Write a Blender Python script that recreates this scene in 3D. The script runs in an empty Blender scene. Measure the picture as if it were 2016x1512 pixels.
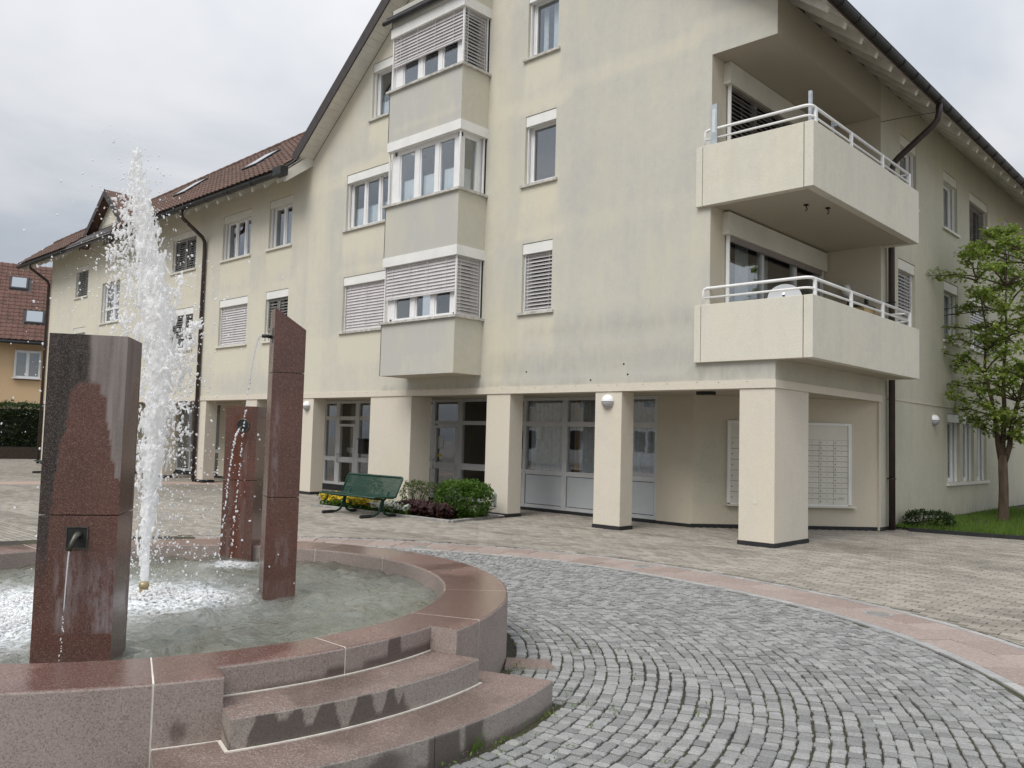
import bpy, math, random
from mathutils import Vector, Matrix, noise
RND = random.Random(11)
rad = math.radians
scene = bpy.context.scene
col = scene.collection
# ------------------------------------------------------------------ camera
YAW, PITCH, ROLL, FPX = rad(43.2582), rad(3.6649), rad(1.5354), 1659.594
CAM = Vector((0, 0, 1.6))
fw = Vector((-math.sin(YAW)*math.cos(PITCH), math.cos(YAW)*math.cos(PITCH), math.sin(PITCH)))
r0 = Vector((math.cos(YAW), math.sin(YAW), 0)); u0 = r0.cross(fw)
cr = math.cos(ROLL)*r0 + math.sin(ROLL)*u0
cu = -math.sin(ROLL)*r0 + math.cos(ROLL)*u0
cd = bpy.data.cameras.new('camera'); cam = bpy.data.objects.new('camera', cd); col.objects.link(cam)
cam.matrix_world = Matrix(((cr.x, cu.x, -fw.x, CAM.x), (cr.y, cu.y, -fw.y, CAM.y), (cr.z, cu.z, -fw.z, CAM.z), (0, 0, 0, 1)))
cd.sensor_width = 36; cd.lens = 36*FPX/2016; cd.clip_end = 1500; cd.clip_start = .05
scene.camera = cam
def px(P):
    d = Vector(P)-CAM; w = d.dot(fw)
    if w < .1: return (-9e9, -9e9, w)
    return (1008+FPX*d.dot(cr)/w, 756-FPX*d.dot(cu)/w, w)
def inview(P, m=60):
    x, y, w = px(P); return -m < x < 2016+m and -m < y < 1512+m
# ------------------------------------------------------------------ world: overcast sky
world = bpy.data.worlds.new('World'); scene.world = world; world.use_nodes = True
nt = world.node_tree; nt.nodes.clear()
SUN_EL, SUN_AZ = rad(52), rad(172)     # azimuth from +Y clockwise
sky = nt.nodes.new('ShaderNodeTexSky'); sky.sky_type = 'NISHITA'; sky.sun_disc = False
sky.sun_elevation = SUN_EL; sky.sun_rotation = SUN_AZ; sky.dust_density = 2.0
bg1 = nt.nodes.new('ShaderNodeBackground'); bg1.inputs[1].default_value = .08
nt.links.new(sky.outputs[0], bg1.inputs[0])
tc = nt.nodes.new('ShaderNodeTexCoord'); sep = nt.nodes.new('ShaderNodeSeparateXYZ'); nt.links.new(tc.outputs['Generated'], sep.inputs[0])
def wm(op, a, b=None):
    n = nt.nodes.new('ShaderNodeMath'); n.operation = op
    for i, s in enumerate((a, b)):
        if s is None: continue
        if isinstance(s, (int, float)): n.inputs[i].default_value = s
        else: nt.links.new(s, n.inputs[i])
    return n.outputs[0]
up = wm('MAXIMUM', sep.outputs[2], 0.0)
den = wm('ADD', up, .22)
cmb = nt.nodes.new('ShaderNodeCombineXYZ')
nt.links.new(wm('DIVIDE', sep.outputs[0], den), cmb.inputs[0]); nt.links.new(wm('DIVIDE', sep.outputs[1], den), cmb.inputs[1])
n1 = nt.nodes.new('ShaderNodeTexNoise'); n1.inputs['Scale'].default_value = 1.15; n1.inputs['Detail'].default_value = 5; n1.inputs['Roughness'].default_value = .55
n1.inputs['Distortion'].default_value = .4
nt.links.new(cmb.outputs[0], n1.inputs['Vector'])
ramp = nt.nodes.new('ShaderNodeValToRGB'); ramp.color_ramp.interpolation = 'EASE'
ramp.color_ramp.elements[0].position = .36; ramp.color_ramp.elements[0].color = (.65, .70, .775, 1)
ramp.color_ramp.elements[1].position = .68; ramp.color_ramp.elements[1].color = (1.0, 1.0, 1.02, 1)
nt.links.new(n1.outputs[0], ramp.inputs[0])
bg2 = nt.nodes.new('ShaderNodeBackground'); nt.links.new(ramp.outputs[0], bg2.inputs[0])
nt.links.new(wm('MULTIPLY', wm('ADD', wm('MULTIPLY', up, 2.0), 1.0), .355), bg2.inputs[1])
mixw = nt.nodes.new('ShaderNodeMixShader'); mixw.inputs[0].default_value = .9
nt.links.new(bg1.outputs[0], mixw.inputs[1]); nt.links.new(bg2.outputs[0], mixw.inputs[2])
wo = nt.nodes.new('ShaderNodeOutputWorld'); nt.links.new(mixw.outputs[0], wo.inputs[0])
# ------------------------------------------------------------------ sun behind cloud
sd = bpy.data.lights.new('sun', 'SUN'); sd.energy = 1.5; sd.angle = rad(35); sd.color = (1, .97, .92)
sun = bpy.data.objects.new('sun', sd); col.objects.link(sun)
sdir = Vector((math.sin(SUN_AZ)*math.cos(SUN_EL), math.cos(SUN_AZ)*math.cos(SUN_EL), math.sin(SUN_EL)))
sun.rotation_euler = sdir.to_track_quat('Z', 'Y').to_euler(); sun.location = sdir*60
scene.render.engine = 'CYCLES'
vs = scene.view_settings; vs.view_transform = 'Standard'; vs.look = 'None'; vs.exposure = .58; vs.gamma = 1; vs.use_curve_mapping = False

# ================================================================== materials
MATS = {}
class NT:
    def __init__(s, name):
        s.m = bpy.data.materials.new(name); s.m.use_nodes = True; s.t = s.m.node_tree; s.t.nodes.clear()
        s.out = s.t.nodes.new('ShaderNodeOutputMaterial'); MATS[name] = s.m
        s.geo = s.t.nodes.new('ShaderNodeNewGeometry').outputs
    def n(s, typ, ins=None, **kw):
        nd = s.t.nodes.new(typ)
        for k, v in kw.items(): setattr(nd, k, v)
        for k, v in (ins or {}).items(): s.set(nd.inputs[k], v)
        return nd
    def set(s, sock, v):
        if hasattr(v, 'is_linked') or isinstance(v, bpy.types.NodeSocket): s.t.links.new(v, sock)
        else:
            if isinstance(v, (tuple, list)) and len(v) == 3 and sock.type == 'RGBA': v = (*v, 1)
            sock.default_value = v
    def math(s, op, a, b=0.0, c=0.0, clamp=False):
        return s.n('ShaderNodeMath', {0: a, 1: b, 2: c}, operation=op, use_clamp=clamp).outputs[0]
    def pos(s, scale=(1, 1, 1)):
        return s.n('ShaderNodeVectorMath', {0: s.geo['Position'], 1: scale}, operation='MULTIPLY').outputs[0]
    def noise(s, scale, detail=3, vec=None, rough=.55, dist=0):
        return s.n('ShaderNodeTexNoise', {'Vector': vec if vec is not None else s.geo['Position'], 'Scale': scale, 'Detail': detail, 'Roughness': rough, 'Distortion': dist}).outputs[0]
    def rmp(s, f, a, b, lo=0., hi=1.):
        return s.n('ShaderNodeMapRange', {0: f, 1: a, 2: b, 3: lo, 4: hi}, clamp=True).outputs[0]
    def mix(s, f, a, b, blend='MIX'):
        nd = s.n('ShaderNodeMix', data_type='RGBA', blend_type=blend)
        s.set(nd.inputs[0], f); s.set(nd.inputs[6], a if not isinstance(a, tuple) else (*a[:3], 1)); s.set(nd.inputs[7], b if not isinstance(b, tuple) else (*b[:3], 1))
        return nd.outputs[2]
    def attr(s, name): return s.n('ShaderNodeAttribute', attribute_name=name).outputs['Fac']
    def tint(s):
        return s.math('FRACT', s.math('ADD', s.attr('tint'), s.n('ShaderNodeObjectInfo').outputs['Random']))
    def bump(s, h, strength=.3, dist=.01):
        return s.n('ShaderNodeBump', {'Height': h, 'Strength': strength, 'Distance': dist}).outputs[0]
    def bsdf(s, **k):
        nd = s.n('ShaderNodeBsdfPrincipled', {kk.replace('_', ' '): v for kk, v in k.items()})
        s.t.links.new(nd.outputs[0], s.out.inputs[0]); return nd
def simple(name, c, rough=.6, var=.12, vscale=6, bump=.0, bscale=80, metallic=0., spec=.5, stretch=(1, 1, 1)):
    m = NT(name); f = m.noise(vscale, 4, m.pos(stretch)); f2 = m.rmp(f, .3, .7)
    ca = tuple(x*(1-var) for x in c); cb = tuple(min(1, x*(1+var)) for x in c)
    kw = dict(Base_Color=m.mix(f2, ca, cb), Roughness=rough, Metallic=metallic, Specular_IOR_Level=spec)
    if bump: kw['Normal'] = m.bump(m.noise(bscale, 3), bump, .004)
    m.bsdf(**kw); return m.m

def plaster(name, cream, grey, gmax=1., bias=0., st=.35):
    m = NT(name)
    g = m.attr('grime')
    big = m.noise(.55, 4, m.pos((1, 1, .8)), .6, .6)
    streak = m.noise(1.9, 6, m.pos((2.6, 2.6, .25)), .66)
    mot = m.noise(8, 6, None, .72)
    f = m.math('ADD', g, m.math('MULTIPLY', m.math('SUBTRACT', big, .5), 1.15))
    f = m.math('ADD', f, m.math('MULTIPLY', m.math('SUBTRACT', streak, .5), st))
    f = m.math('ADD', f, m.math('MULTIPLY', m.math('SUBTRACT', mot, .5), .9))
    f = m.math('ADD', f, m.math('MULTIPLY', m.math('SUBTRACT', m.noise(1.9, 6, m.pos((1, 1, .9)), .7, 1.2), .5), .9))
    f = m.rmp(f, -.10+bias, 1.15+bias, 0, gmax)
    fine = m.noise(40, 3)
    c = m.mix(f, cream, grey)
    c = m.mix(m.rmp(fine, .3, .7, 0, .26), c, tuple(x*.72 for x in grey))
    warm = m.rmp(m.noise(.9, 3, m.pos((1.3, 1.3, .5))), .5, .75, 0, .35)
    c = m.mix(warm, c, tuple(a*b for a, b in zip(cream, (1.0, .98, .86))))
    drk = m.attr('dirt')
    c = m.mix(m.math('MULTIPLY', drk, m.rmp(m.noise(7, 4, m.pos((1, 1, .3))), .35, .65, .35, 1)), c, (.12, .115, .10))
    m.bsdf(Base_Color=c, Roughness=.93, Specular_IOR_Level=.15, Normal=m.bump(m.math('ADD', m.noise(95, 3), m.math('MULTIPLY', m.noise(28, 3), .6)), .32, .008))
    return m.m
plaster('plaster', (.675, .640, .525), (.515, .510, .468), 1., 0., .95)
plaster('plaster_clean', (.70, .645, .55), (.55, .515, .44), .9, .05)
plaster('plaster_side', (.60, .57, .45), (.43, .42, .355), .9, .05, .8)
plaster('concrete_white', (.715, .685, .585), (.46, .46, .41), .8, .02, .9)
plaster('plaster_peach', (.72, .52, .32), (.60, .44, .29), .6, .1)
plaster('plaster_back', (.62, .565, .455), (.48, .45, .38), .7, .1)
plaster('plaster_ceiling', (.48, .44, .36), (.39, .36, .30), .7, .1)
simple('soffit_white', (.68, .66, .60), .7, .08, 3)
simple('sill_stone', (.50, .49, .45), .85, .3, 9, .4, 60)
simple('frame_white', (.80, .80, .80), .4, .05, 5)
simple('frame_grey', (.56, .57, .57), .42, .06, 4)
simple('panel_grey', (.50, .53, .55), .45, .06, 2)
simple('blind_grey', (.60, .58, .58), .45, .08, 5)
simple('blind_dark', (.25, .215, .20), .55, .1, 5)
simple('shutter_grey', (.21, .205, .19), .6, .15, 8)
simple('box_white', (.78, .78, .75), .5, .06, 2.5)
simple('box_cream', (.66, .64, .56), .5, .06, 2.5)
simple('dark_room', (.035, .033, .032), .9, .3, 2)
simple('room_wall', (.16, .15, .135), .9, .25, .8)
simple('curtain', (.80, .82, .83), .9, .06, 20)
simple('curtain_amber', (.36, .22, .09), .9, .15, 20)
simple('curtain_grey', (.70, .72, .73), .9, .15, 12)
simple('gutter_dark', (.030, .031, .031), .5, .35, 5, metallic=.3)
simple('pipe_brown', (.040, .026, .022), .4, .3, 5)
simple('board_brown', (.045, .036, .035), .6, .2, 6)
simple('base_black', (.020, .021, .022), .8, .3, 8)
simple('black', (.012, .012, .012), .6, .2, 8)
simple('metal_white', (.84, .84, .83), .35, .04, 8)
simple('metal_grey', (.42, .44, .46), .35, .1, 8, metallic=.7)
simple('zinc', (.50, .53, .55), .4, .15, 8, metallic=.6)
simple('green_paint', (.007, .045, .026), .5, .2, 10)
simple('lamp_white', (.84, .84, .84), .35, .03, 4)
simple('lamp_grey', (.42, .42, .43), .4, .05, 4)
simple('mortar', (.66, .62, .55), .9, .15, 12)
simple('soil', (.045, .032, .024), .95, .4, 14, .6, 40)
simple('yellow_wood', (.55, .40, .18), .6, .15, 5)
simple('dish_grey', (.55, .56, .58), .5, .05, 4)
simple('brass', (.42, .34, .19), .45, .25, 14, metallic=.5)
simple('bronze', (.10, .10, .085), .4, .4, 20, metallic=.6)
simple('bark', (.085, .060, .040), .95, .35, 12, .8, 35, stretch=(1, 1, .25))
simple('kerb', (.30, .29, .27), .9, .25, 9, .4, 50)
simple('hill', (.09, .12, .10), .95, .3, .05)
simple('rafter_white', (.60, .58, .52), .75, .14, 4)
simple('steel_plate', (.30, .29, .27), .6, .2, 10, metallic=.4)
simple('paper', (.62, .66, .66), .8, .08, 15)
simple('yellow_sign', (.62, .48, .04), .6, .1, 9)
simple('red_stuff', (.45, .05, .03), .6, .2, 9)

def glass(name, lo=.17, tintc=(.88, .91, .92)):
    m = NT(name)
    dt = m.n('ShaderNodeVectorMath', {0: m.geo['Incoming'], 1: m.geo['Normal']}, operation='DOT_PRODUCT').outputs['Value']
    fr = m.math('POWER', m.math('SUBTRACT', 1., m.math('ABSOLUTE', dt), clamp=True), 4.)
    wav = m.bump(m.noise(1.3, 2), .06, .02)
    gl = m.n('ShaderNodeBsdfGlossy', {'Color': (.92, .94, .97, 1), 'Roughness': .015, 'Normal': wav}).outputs[0]
    tr = m.n('ShaderNodeBsdfTransparent', {'Color': (*tintc, 1)}).outputs[0]
    mx = m.n('ShaderNodeMixShader'); m.set(mx.inputs[0], m.rmp(fr, 0, 1, lo, 1.)); m.set(mx.inputs[1], tr); m.set(mx.inputs[2], gl)
    m.t.links.new(mx.outputs[0], m.out.inputs[0]); return m.m
glass('glass'); glass('glass_shop', .13, (.90, .92, .93))

def granite(name, top, side, speck, gloss, stain=.0, side_gloss=.75):
    m = NT(name)
    nz = m.n('ShaderNodeSeparateXYZ', {0: m.geo['Normal']}).outputs[2]
    up_ = m.rmp(nz, .55, .85)
    v = m.n('ShaderNodeTexVoronoi', {'Vector': m.geo['Position'], 'Scale': 170.}).outputs['Color']
    vv = m.n('ShaderNodeSeparateColor', {0: v}).outputs[0]
    sp = m.rmp(vv, .62, .95)
    base = m.mix(up_, side, top)
    base = m.mix(m.rmp(m.noise(2.2, 4), .3, .7, 0, .45), base, m.mix(.5, base, tuple(x*.5 for x in top)))
    base = m.mix(m.math('MULTIPLY', sp, .42), base, speck)
    base = m.mix(m.math('MULTIPLY', m.rmp(vv, .3, .05), .38), base, tuple(x*.3 for x in top))
    rough = m.math('ADD', m.math('MULTIPLY', up_, gloss-side_gloss), side_gloss)
    wt = m.math('MULTIPLY', m.rmp(m.noise(.9, 3, None, .5, .6), .46, .54), up_)
    base = m.mix(m.math('MULTIPLY', wt, .45), base, tuple(x*.42 for x in top))
    rough = m.math('SUBTRACT', rough, m.math('MULTIPLY', wt, gloss*.6))
    wet = m.attr('wet')
    base = m.mix(m.math('MULTIPLY', wet, .72), base, m.mix(.5, tuple(x*.10 for x in side), tuple(x*.35 for x in top)))
    rough = m.math('SUBTRACT', rough, m.math('MULTIPLY', wet, .3))
    if stain:
        st = m.noise(1.5, 4, m.pos((2.6, 2.6, 1.1)), .5, .9)
        sf = m.math('MULTIPLY', m.rmp(st, .515, .545), m.math('SUBTRACT', 1., up_))
        base = m.mix(m.math('MULTIPLY', sf, stain), base, (.035, .026, .022))
        st2 = m.noise(9, 4, m.pos((1, 1, .25)))
        base = m.mix(m.math('MULTIPLY', m.rmp(st2, .58, .75), m.math('MULTIPLY', m.math('SUBTRACT', 1., up_), .5)), base, (.06, .048, .042))
    m.bsdf(Base_Color=base, Roughness=rough, Specular_IOR_Level=.5, Normal=m.bump(m.noise(170, 3), .22, .003))
    return m.m
granite('granite_rim', (.190, .098, .078), (.33, .275, .247), (.45, .385, .345), .28, .0)
granite('granite_step', (.200, .140, .118), (.335, .295, .262), (.46, .405, .365), .55, .0)
def pillar_mat():
    m = NT('granite_pillar')
    v = m.n('ShaderNodeTexVoronoi', {'Vector': m.geo['Position'], 'Scale': 260.}).outputs['Color']
    vv = m.n('ShaderNodeSeparateColor', {0: v}).outputs[0]
    z = m.n('ShaderNodeSeparateXYZ', {0: m.geo['Position']}).outputs[2]
    c = m.mix(m.rmp(m.noise(3, 4), .3, .7), (.132, .064, .051), (.095, .049, .041))
    c = m.mix(m.rmp(vv, .80, .99, 0, .6), c, (.30, .19, .155))
    c = m.mix(m.rmp(vv, .25, .02, 0, .7), c, (.018, .010, .009))
    rg = m.attr('rough')                       # bush-hammered, weathered zone at the top
    stn = m.rmp(m.noise(3.2, 4, m.pos((4, 4, .35)), .6), .40, .60)
    wth = m.mix(m.math('MULTIPLY', m.attr('pale'), m.rmp(stn, 0, 1, .6, 1)), m.mix(stn, (.012, .010, .008), (.030, .024, .019)), (.25, .215, .20))
    wth = m.mix(m.rmp(vv, .6, .95, 0, .5), wth, m.mix(.5, wth, (.36, .31, .30)))
    c = m.mix(rg, c, wth)
    lime_sheen = m.math('MULTIPLY', m.attr('lime_sheen'), m.rmp(m.noise(7, 5, m.pos((3.2, 3.2, .7)), .65), .40, .60))
    c = m.mix(m.math('MULTIPLY', lime_sheen, .55), c, (.30, .28, .29))
    rust = m.attr('rust')
    c = m.mix(m.math('MULTIPLY', rust, m.rmp(m.noise(6, 3, m.pos((2, 2, .4))), .35, .6, .2, .8)), c, (.11, .030, .012))
    rough = m.math('ADD', m.math('ADD', .20, m.math('MULTIPLY', rg, .6)), m.math('MULTIPLY', lime_sheen, .4), clamp=True)
    m.bsdf(Base_Color=c, Roughness=rough, Specular_IOR_Level=.5)
pillar_mat()
def stone(name, ca, cb, rough=.75, moss=None, dark=None, spk=.25, scale=60, patch=None):
    m = NT(name); t = m.tint()
    c = m.mix(t, ca, cb)
    v = m.noise(scale, 4, None, .7)
    c = m.mix(m.rmp(v, .35, .7, 0, spk), c, tuple(x*.35 for x in ca))
    v2 = m.noise(scale*2.3, 2)
    c = m.mix(m.rmp(v2, .55, .75, 0, spk), c, tuple(min(1, x*1.7) for x in cb))
    if patch:
        pn = m.noise(.55, 5, m.pos((.5, 1.3, 1)), .65, .7)
        c = m.mix(m.rmp(pn, .50, .66, 0, patch), c, (.085, .075, .062))
        pn2 = m.noise(.8, 3); c = m.mix(m.rmp(pn2, .5, .75, 0, .3), c, (.42, .385, .34))
    m.bsdf(Base_Color=c, Roughness=rough, Specular_IOR_Level=.35, Normal=m.bump(m.noise(scale*1.5, 3), .35, .004))
stone('cobble', (.19, .19, .186), (.375, .373, .363), .66, spk=.55, scale=95)
stone('paver', (.235, .212, .180), (.375, .342, .295), .85, spk=.28, scale=40, patch=.52)
stone('band_stone', (.29, .225, .195), (.39, .322, .285), .88, spk=.4, scale=22)
stone('edge_stone', (.30, .30, .295), (.43, .425, .41), .8, spk=.35, scale=50)
stone('tile_brown', (.085, .050, .038), (.145, .085, .062), .75, spk=.3, scale=14)
stone('tile_red', (.105, .056, .042), (.155, .080, .060), .75, spk=.25, scale=12)
def joint_mat():
    m = NT('joint')
    c = m.mix(m.rmp(m.noise(1.7, 4), .42, .58), (.026, .022, .017), (.042, .043, .015))
    c = m.mix(m.rmp(m.noise(40, 3), .4, .7, 0, .6), c, (.075, .065, .05))
    m.bsdf(Base_Color=c, Roughness=.95, Normal=m.bump(m.noise(90, 3), .6, .006))
joint_mat()
def paving_far():
    m = NT('paving_far')
    b = m.n('ShaderNodeTexBrick', {'Vector': m.geo['Position'], 'Color1': (.245, .222, .188, 1), 'Color2': (.36, .328, .283, 1), 'Mortar': (.07, .062, .05, 1), 'Scale': 1., 'Mortar Size': .0075, 'Brick Width': .2, 'Row Height': .1, 'Bias': 0., 'Mortar Smooth': .3})
    pn = m.noise(.55, 5, m.pos((.5, 1.3, 1)), .65, .7)
    c = m.mix(m.rmp(pn, .50, .66, 0, .45), b.outputs[0], (.105, .095, .08))
    sx = m.n('ShaderNodeSeparateXYZ', {0: m.geo['Position']}).outputs
    rr = m.n('ShaderNodeVectorMath', {0: m.geo['Position'], 1: (-6.366, 2.804, 0)}, operation='DISTANCE').outputs['Value']
    for a, b2 in ((9.9, 10.7), (19.9, 21.2)):
        ring = m.math('MULTIPLY', m.rmp(rr, a, a+.03), m.rmp(rr, b2, b2-.03)); ring = m.math('MULTIPLY', ring, m.rmp(sx[0], -11.5, -12.))
        c = m.mix(m.math('MULTIPLY', ring, .8), c, (.42, .30, .25))
    m.bsdf(Base_Color=c, Roughness=.85, Specular_IOR_Level=.3, Normal=m.bump(m.noise(45, 3), .3, .004))
paving_far()
def leafmat(name, ca, cb, tr=.35):
    m = NT(name)
    f = m.rmp(m.noise(2.2, 3), .35, .65); t = m.attr('tint')
    c = m.mix(t, ca, cb); c = m.mix(m.math('MULTIPLY', f, .5), c, cb)
    d = m.n('ShaderNodeBsdfPrincipled', {'Base Color': c, 'Roughness': .5, 'Specular IOR Level': .3}).outputs[0]
    t2 = m.n('ShaderNodeBsdfTranslucent', {'Color': m.mix(.5, c, (.20, .32, .03))}).outputs[0]
    mx = m.n('ShaderNodeMixShader', {0: tr, 1: d, 2: t2}); m.t.links.new(mx.outputs[0], m.out.inputs[0])
leafmat('leaf_tree', (.15, .235, .035), (.36, .44, .11), .5)
leafmat('leaf_bush', (.035, .085, .012), (.095, .19, .030))
leafmat('leaf_dull', (.05, .07, .025), (.12, .15, .06))
leafmat('leaf_dark', (.012, .026, .010), (.035, .060, .020), .2)
leafmat('leaf_red', (.014, .003, .004), (.042, .006, .009), .1)
leafmat('grass', (.07, .14, .022), (.16, .25, .045), .4)
leafmat('petal_yellow', (.62, .36, .01), (.80, .62, .05), .3)
leafmat('petal_white', (.70, .70, .66), (.84, .84, .80), .3)
leafmat('blossom', (.55, .56, .42), (.72, .72, .60), .3)
def watermat():
    m = NT('water')
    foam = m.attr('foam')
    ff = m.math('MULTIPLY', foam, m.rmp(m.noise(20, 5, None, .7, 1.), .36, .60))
    bp = m.bump(m.noise(5.5, 4, None, .55, 1.1), 1., .09)
    gl = m.n('ShaderNodeBsdfPrincipled', {'Base Color': (.86, .90, .86, 1), 'Roughness': .02, 'IOR': 1.36, 'Transmission Weight': 1., 'Normal': bp}).outputs[0]
    mk = m.n('ShaderNodeBsdfPrincipled', {'Base Color': m.mix(m.rmp(m.noise(1.6, 3), .35, .65), (.17, .168, .125), (.27, .28, .245)), 'Roughness': .02, 'IOR': 1.4, 'Normal': bp}).outputs[0]
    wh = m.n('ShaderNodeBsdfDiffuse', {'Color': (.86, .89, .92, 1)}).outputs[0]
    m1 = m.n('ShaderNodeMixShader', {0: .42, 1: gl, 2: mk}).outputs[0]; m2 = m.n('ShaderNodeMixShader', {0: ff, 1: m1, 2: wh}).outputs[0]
    m.t.links.new(m2, m.out.inputs[0])
    m = NT('basin_stone'); m.bsdf(Base_Color=m.mix(m.rmp(m.noise(2.5, 4), .35, .65), (.40, .41, .34), (.62, .63, .56)), Roughness=.8)
watermat()
def jetmat():
    m = NT('jet_water')
    d = m.n('ShaderNodeBsdfPrincipled', {'Base Color': (1., 1., 1., 1), 'Roughness': .25, 'IOR': 1.33, 'Specular IOR Level': .5}).outputs[0]
    t2 = m.n('ShaderNodeBsdfTranslucent', {'Color': (1., 1., 1., 1)}).outputs[0]; mx = m.n('ShaderNodeMixShader', {0: .45, 1: d, 2: t2})
    tp = m.n('ShaderNodeBsdfTransparent').outputs[0]; mx2 = m.n('ShaderNodeMixShader', {0: m.math('MULTIPLY', m.rmp(m.noise(24, 3, m.pos((1, 1, .35))), .36, .62, 1., .25), m.rmp(m.n('ShaderNodeSeparateXYZ', {0: m.geo['Position']}).outputs[2], 1.2, 3.6, .10, .72)), 1: mx.outputs[0], 2: tp}); m.t.links.new(mx2.outputs[0], m.out.inputs[0])
    m = NT('drop_water')
    d = m.n('ShaderNodeBsdfPrincipled', {'Base Color': (.97, .98, 1., 1), 'Roughness': .05, 'IOR': 1.33, 'Transmission Weight': .25, 'Specular IOR Level': .8}).outputs[0]
    t2 = m.n('ShaderNodeBsdfTranslucent', {'Color': (.98, .99, 1., 1)}).outputs[0]; mx = m.n('ShaderNodeMixShader', {0: .45, 1: d, 2: t2}); m.t.links.new(mx.outputs[0], m.out.inputs[0])
jetmat()

# ================================================================== mesh helpers
class Fr:
    "wall frame: u along the wall (right seen from outside), n outward, z up"
    def __init__(s, O, U):
        s.O = Vector((O[0], O[1], 0)); s.U = Vector((U[0], U[1], 0)).normalized(); s.N = Vector((s.U.y, -s.U.x, 0))
    def p(s, u, n, z): return s.O+s.U*u+s.N*n+Vector((0, 0, z))
WORLD = Fr((0, 0), (1, 0))        # u = X, n = -Y
class MB:
    def __init__(s): s.v = []; s.f = []
    def quad(s, a, b, c, d):
        i = len(s.v); s.v += [tuple(a), tuple(b), tuple(c), tuple(d)]; s.f.append((i, i+1, i+2, i+3)); return s
    def poly(s, pts):
        i = len(s.v); s.v += [tuple(q) for q in pts]; s.f.append(tuple(range(i, i+len(pts)))); return s
    def hexa(s, P):            # P: 4 bottom ccw (seen from above), 4 top
        i = len(s.v); s.v += [tuple(q) for q in P]
        s.f += [tuple(i+k for k in q) for q in ((3, 2, 1, 0), (4, 5, 6, 7), (0, 1, 5, 4), (1, 2, 6, 5), (2, 3, 7, 6), (3, 0, 4, 7))]; return s
    def box(s, x0, x1, y0, y1, z0, z1):
        return s.hexa([(x0, y0, z0), (x1, y0, z0), (x1, y1, z0), (x0, y1, z0), (x0, y0, z1), (x1, y0, z1), (x1, y1, z1), (x0, y1, z1)])
    def fbox(s, fr, u0, u1, n0, n1, z0, z1):
        a = fr.p(u0, n1, 0); b = fr.p(u1, n1, 0); c = fr.p(u1, n0, 0); d = fr.p(u0, n0, 0)
        return s.hexa([(q.x, q.y, z) for z in (z0, z1) for q in (a, b, c, d)])
    def prism(s, pts, z0, z1):   # pts ccw
        n = len(pts); i = len(s.v); s.v += [(x, y, z0) for x, y in pts]+[(x, y, z1) for x, y in pts]
        s.f += [tuple(range(i+n-1, i-1, -1)), tuple(range(i+n, i+2*n))]+[(i+k, i+(k+1) % n, i+n+(k+1) % n, i+n+k) for k in range(n)]; return s
    def extr(s, pts, off):       # polygon (3d) extruded by vector
        n = len(pts); i = len(s.v); off = Vector(off); s.v += [tuple(q) for q in pts]+[tuple(Vector(q)+off) for q in pts]
        s.f += [tuple(range(i+n-1, i-1, -1)), tuple(range(i+n, i+2*n))]+[(i+k, i+(k+1) % n, i+n+(k+1) % n, i+n+k) for k in range(n)]; return s
    def tube(s, pts, r, n=8, cap=True):
        pts = [Vector(q) for q in pts]; rs = r if isinstance(r, (list, tuple)) else [r]*len(pts); i0 = len(s.v)
        ref = None
        for k, q in enumerate(pts):
            d = (pts[min(k+1, len(pts)-1)]-pts[max(k-1, 0)]).normalized()
            if ref is None: ref = Vector((0, 0, 1)) if abs(d.z) < .9 else Vector((1, 0, 0))
            a = (ref-d*ref.dot(d)).normalized(); b = d.cross(a); ref = a
            for j in range(n):
                t = 2*math.pi*j/n; s.v.append(tuple(q+(a*math.cos(t)+b*math.sin(t))*rs[k]))
        for k in range(len(pts)-1):
            for j in range(n):
                a = i0+k*n+j; b = i0+k*n+(j+1) % n; s.f.append((a, b, b+n, a+n))
        if cap:
            s.f.append(tuple(range(i0+n-1, i0-1, -1))); e = i0+(len(pts)-1)*n; s.f.append(tuple(range(e, e+n)))
        return s
    def add(s, verts, faces, M=None):
        i = len(s.v); s.v += [tuple(M @ Vector(q)) for q in verts] if M is not None else [tuple(q) for q in verts]
        s.f += [tuple(i+k for k in f) for f in faces]; return s
    def mesh(s, name, mat, smooth=False, attrs=None):
        me = bpy.data.meshes.new(name); me.from_pydata(s.v, [], s.f)
        if mat: me.materials.append(MATS[mat])
        if smooth: me.polygons.foreach_set('use_smooth', [True]*len(me.polygons))
        for k, vals in (attrs or {}).items():
            a = me.attributes.new(k, 'FLOAT', 'POINT'); a.data.foreach_set('value', vals)
        me.update(); return me
    def split(s, name, mat, parent=None, smooth=False, bevel=0):
        "one object for each connected piece"
        p_ = list(range(len(s.v)))
        def fd(i):
            while p_[i] != i: p_[i] = p_[p_[i]]; i = p_[i]
            return i
        for f in s.f:
            for k in f[1:]: p_[fd(k)] = fd(f[0])
        gr = {}
        for f in s.f: gr.setdefault(fd(f[0]), []).append(f)
        o = None
        for fs in gr.values():
            b_ = MB(); mp = {}
            for f in fs:
                q = []
                for k in f:
                    if k not in mp: mp[k] = len(b_.v); b_.v.append(s.v[k])
                    q.append(mp[k])
                b_.f.append(tuple(q))
            o = b_.build(name, mat, parent, smooth, bevel=bevel)
        return o
    def build(s, name, mat, parent=None, smooth=False, kind=None, attrs=None, bevel=0):
        return link(name, s.mesh(name, mat, smooth, attrs), parent, kind, bevel=bevel)
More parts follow.
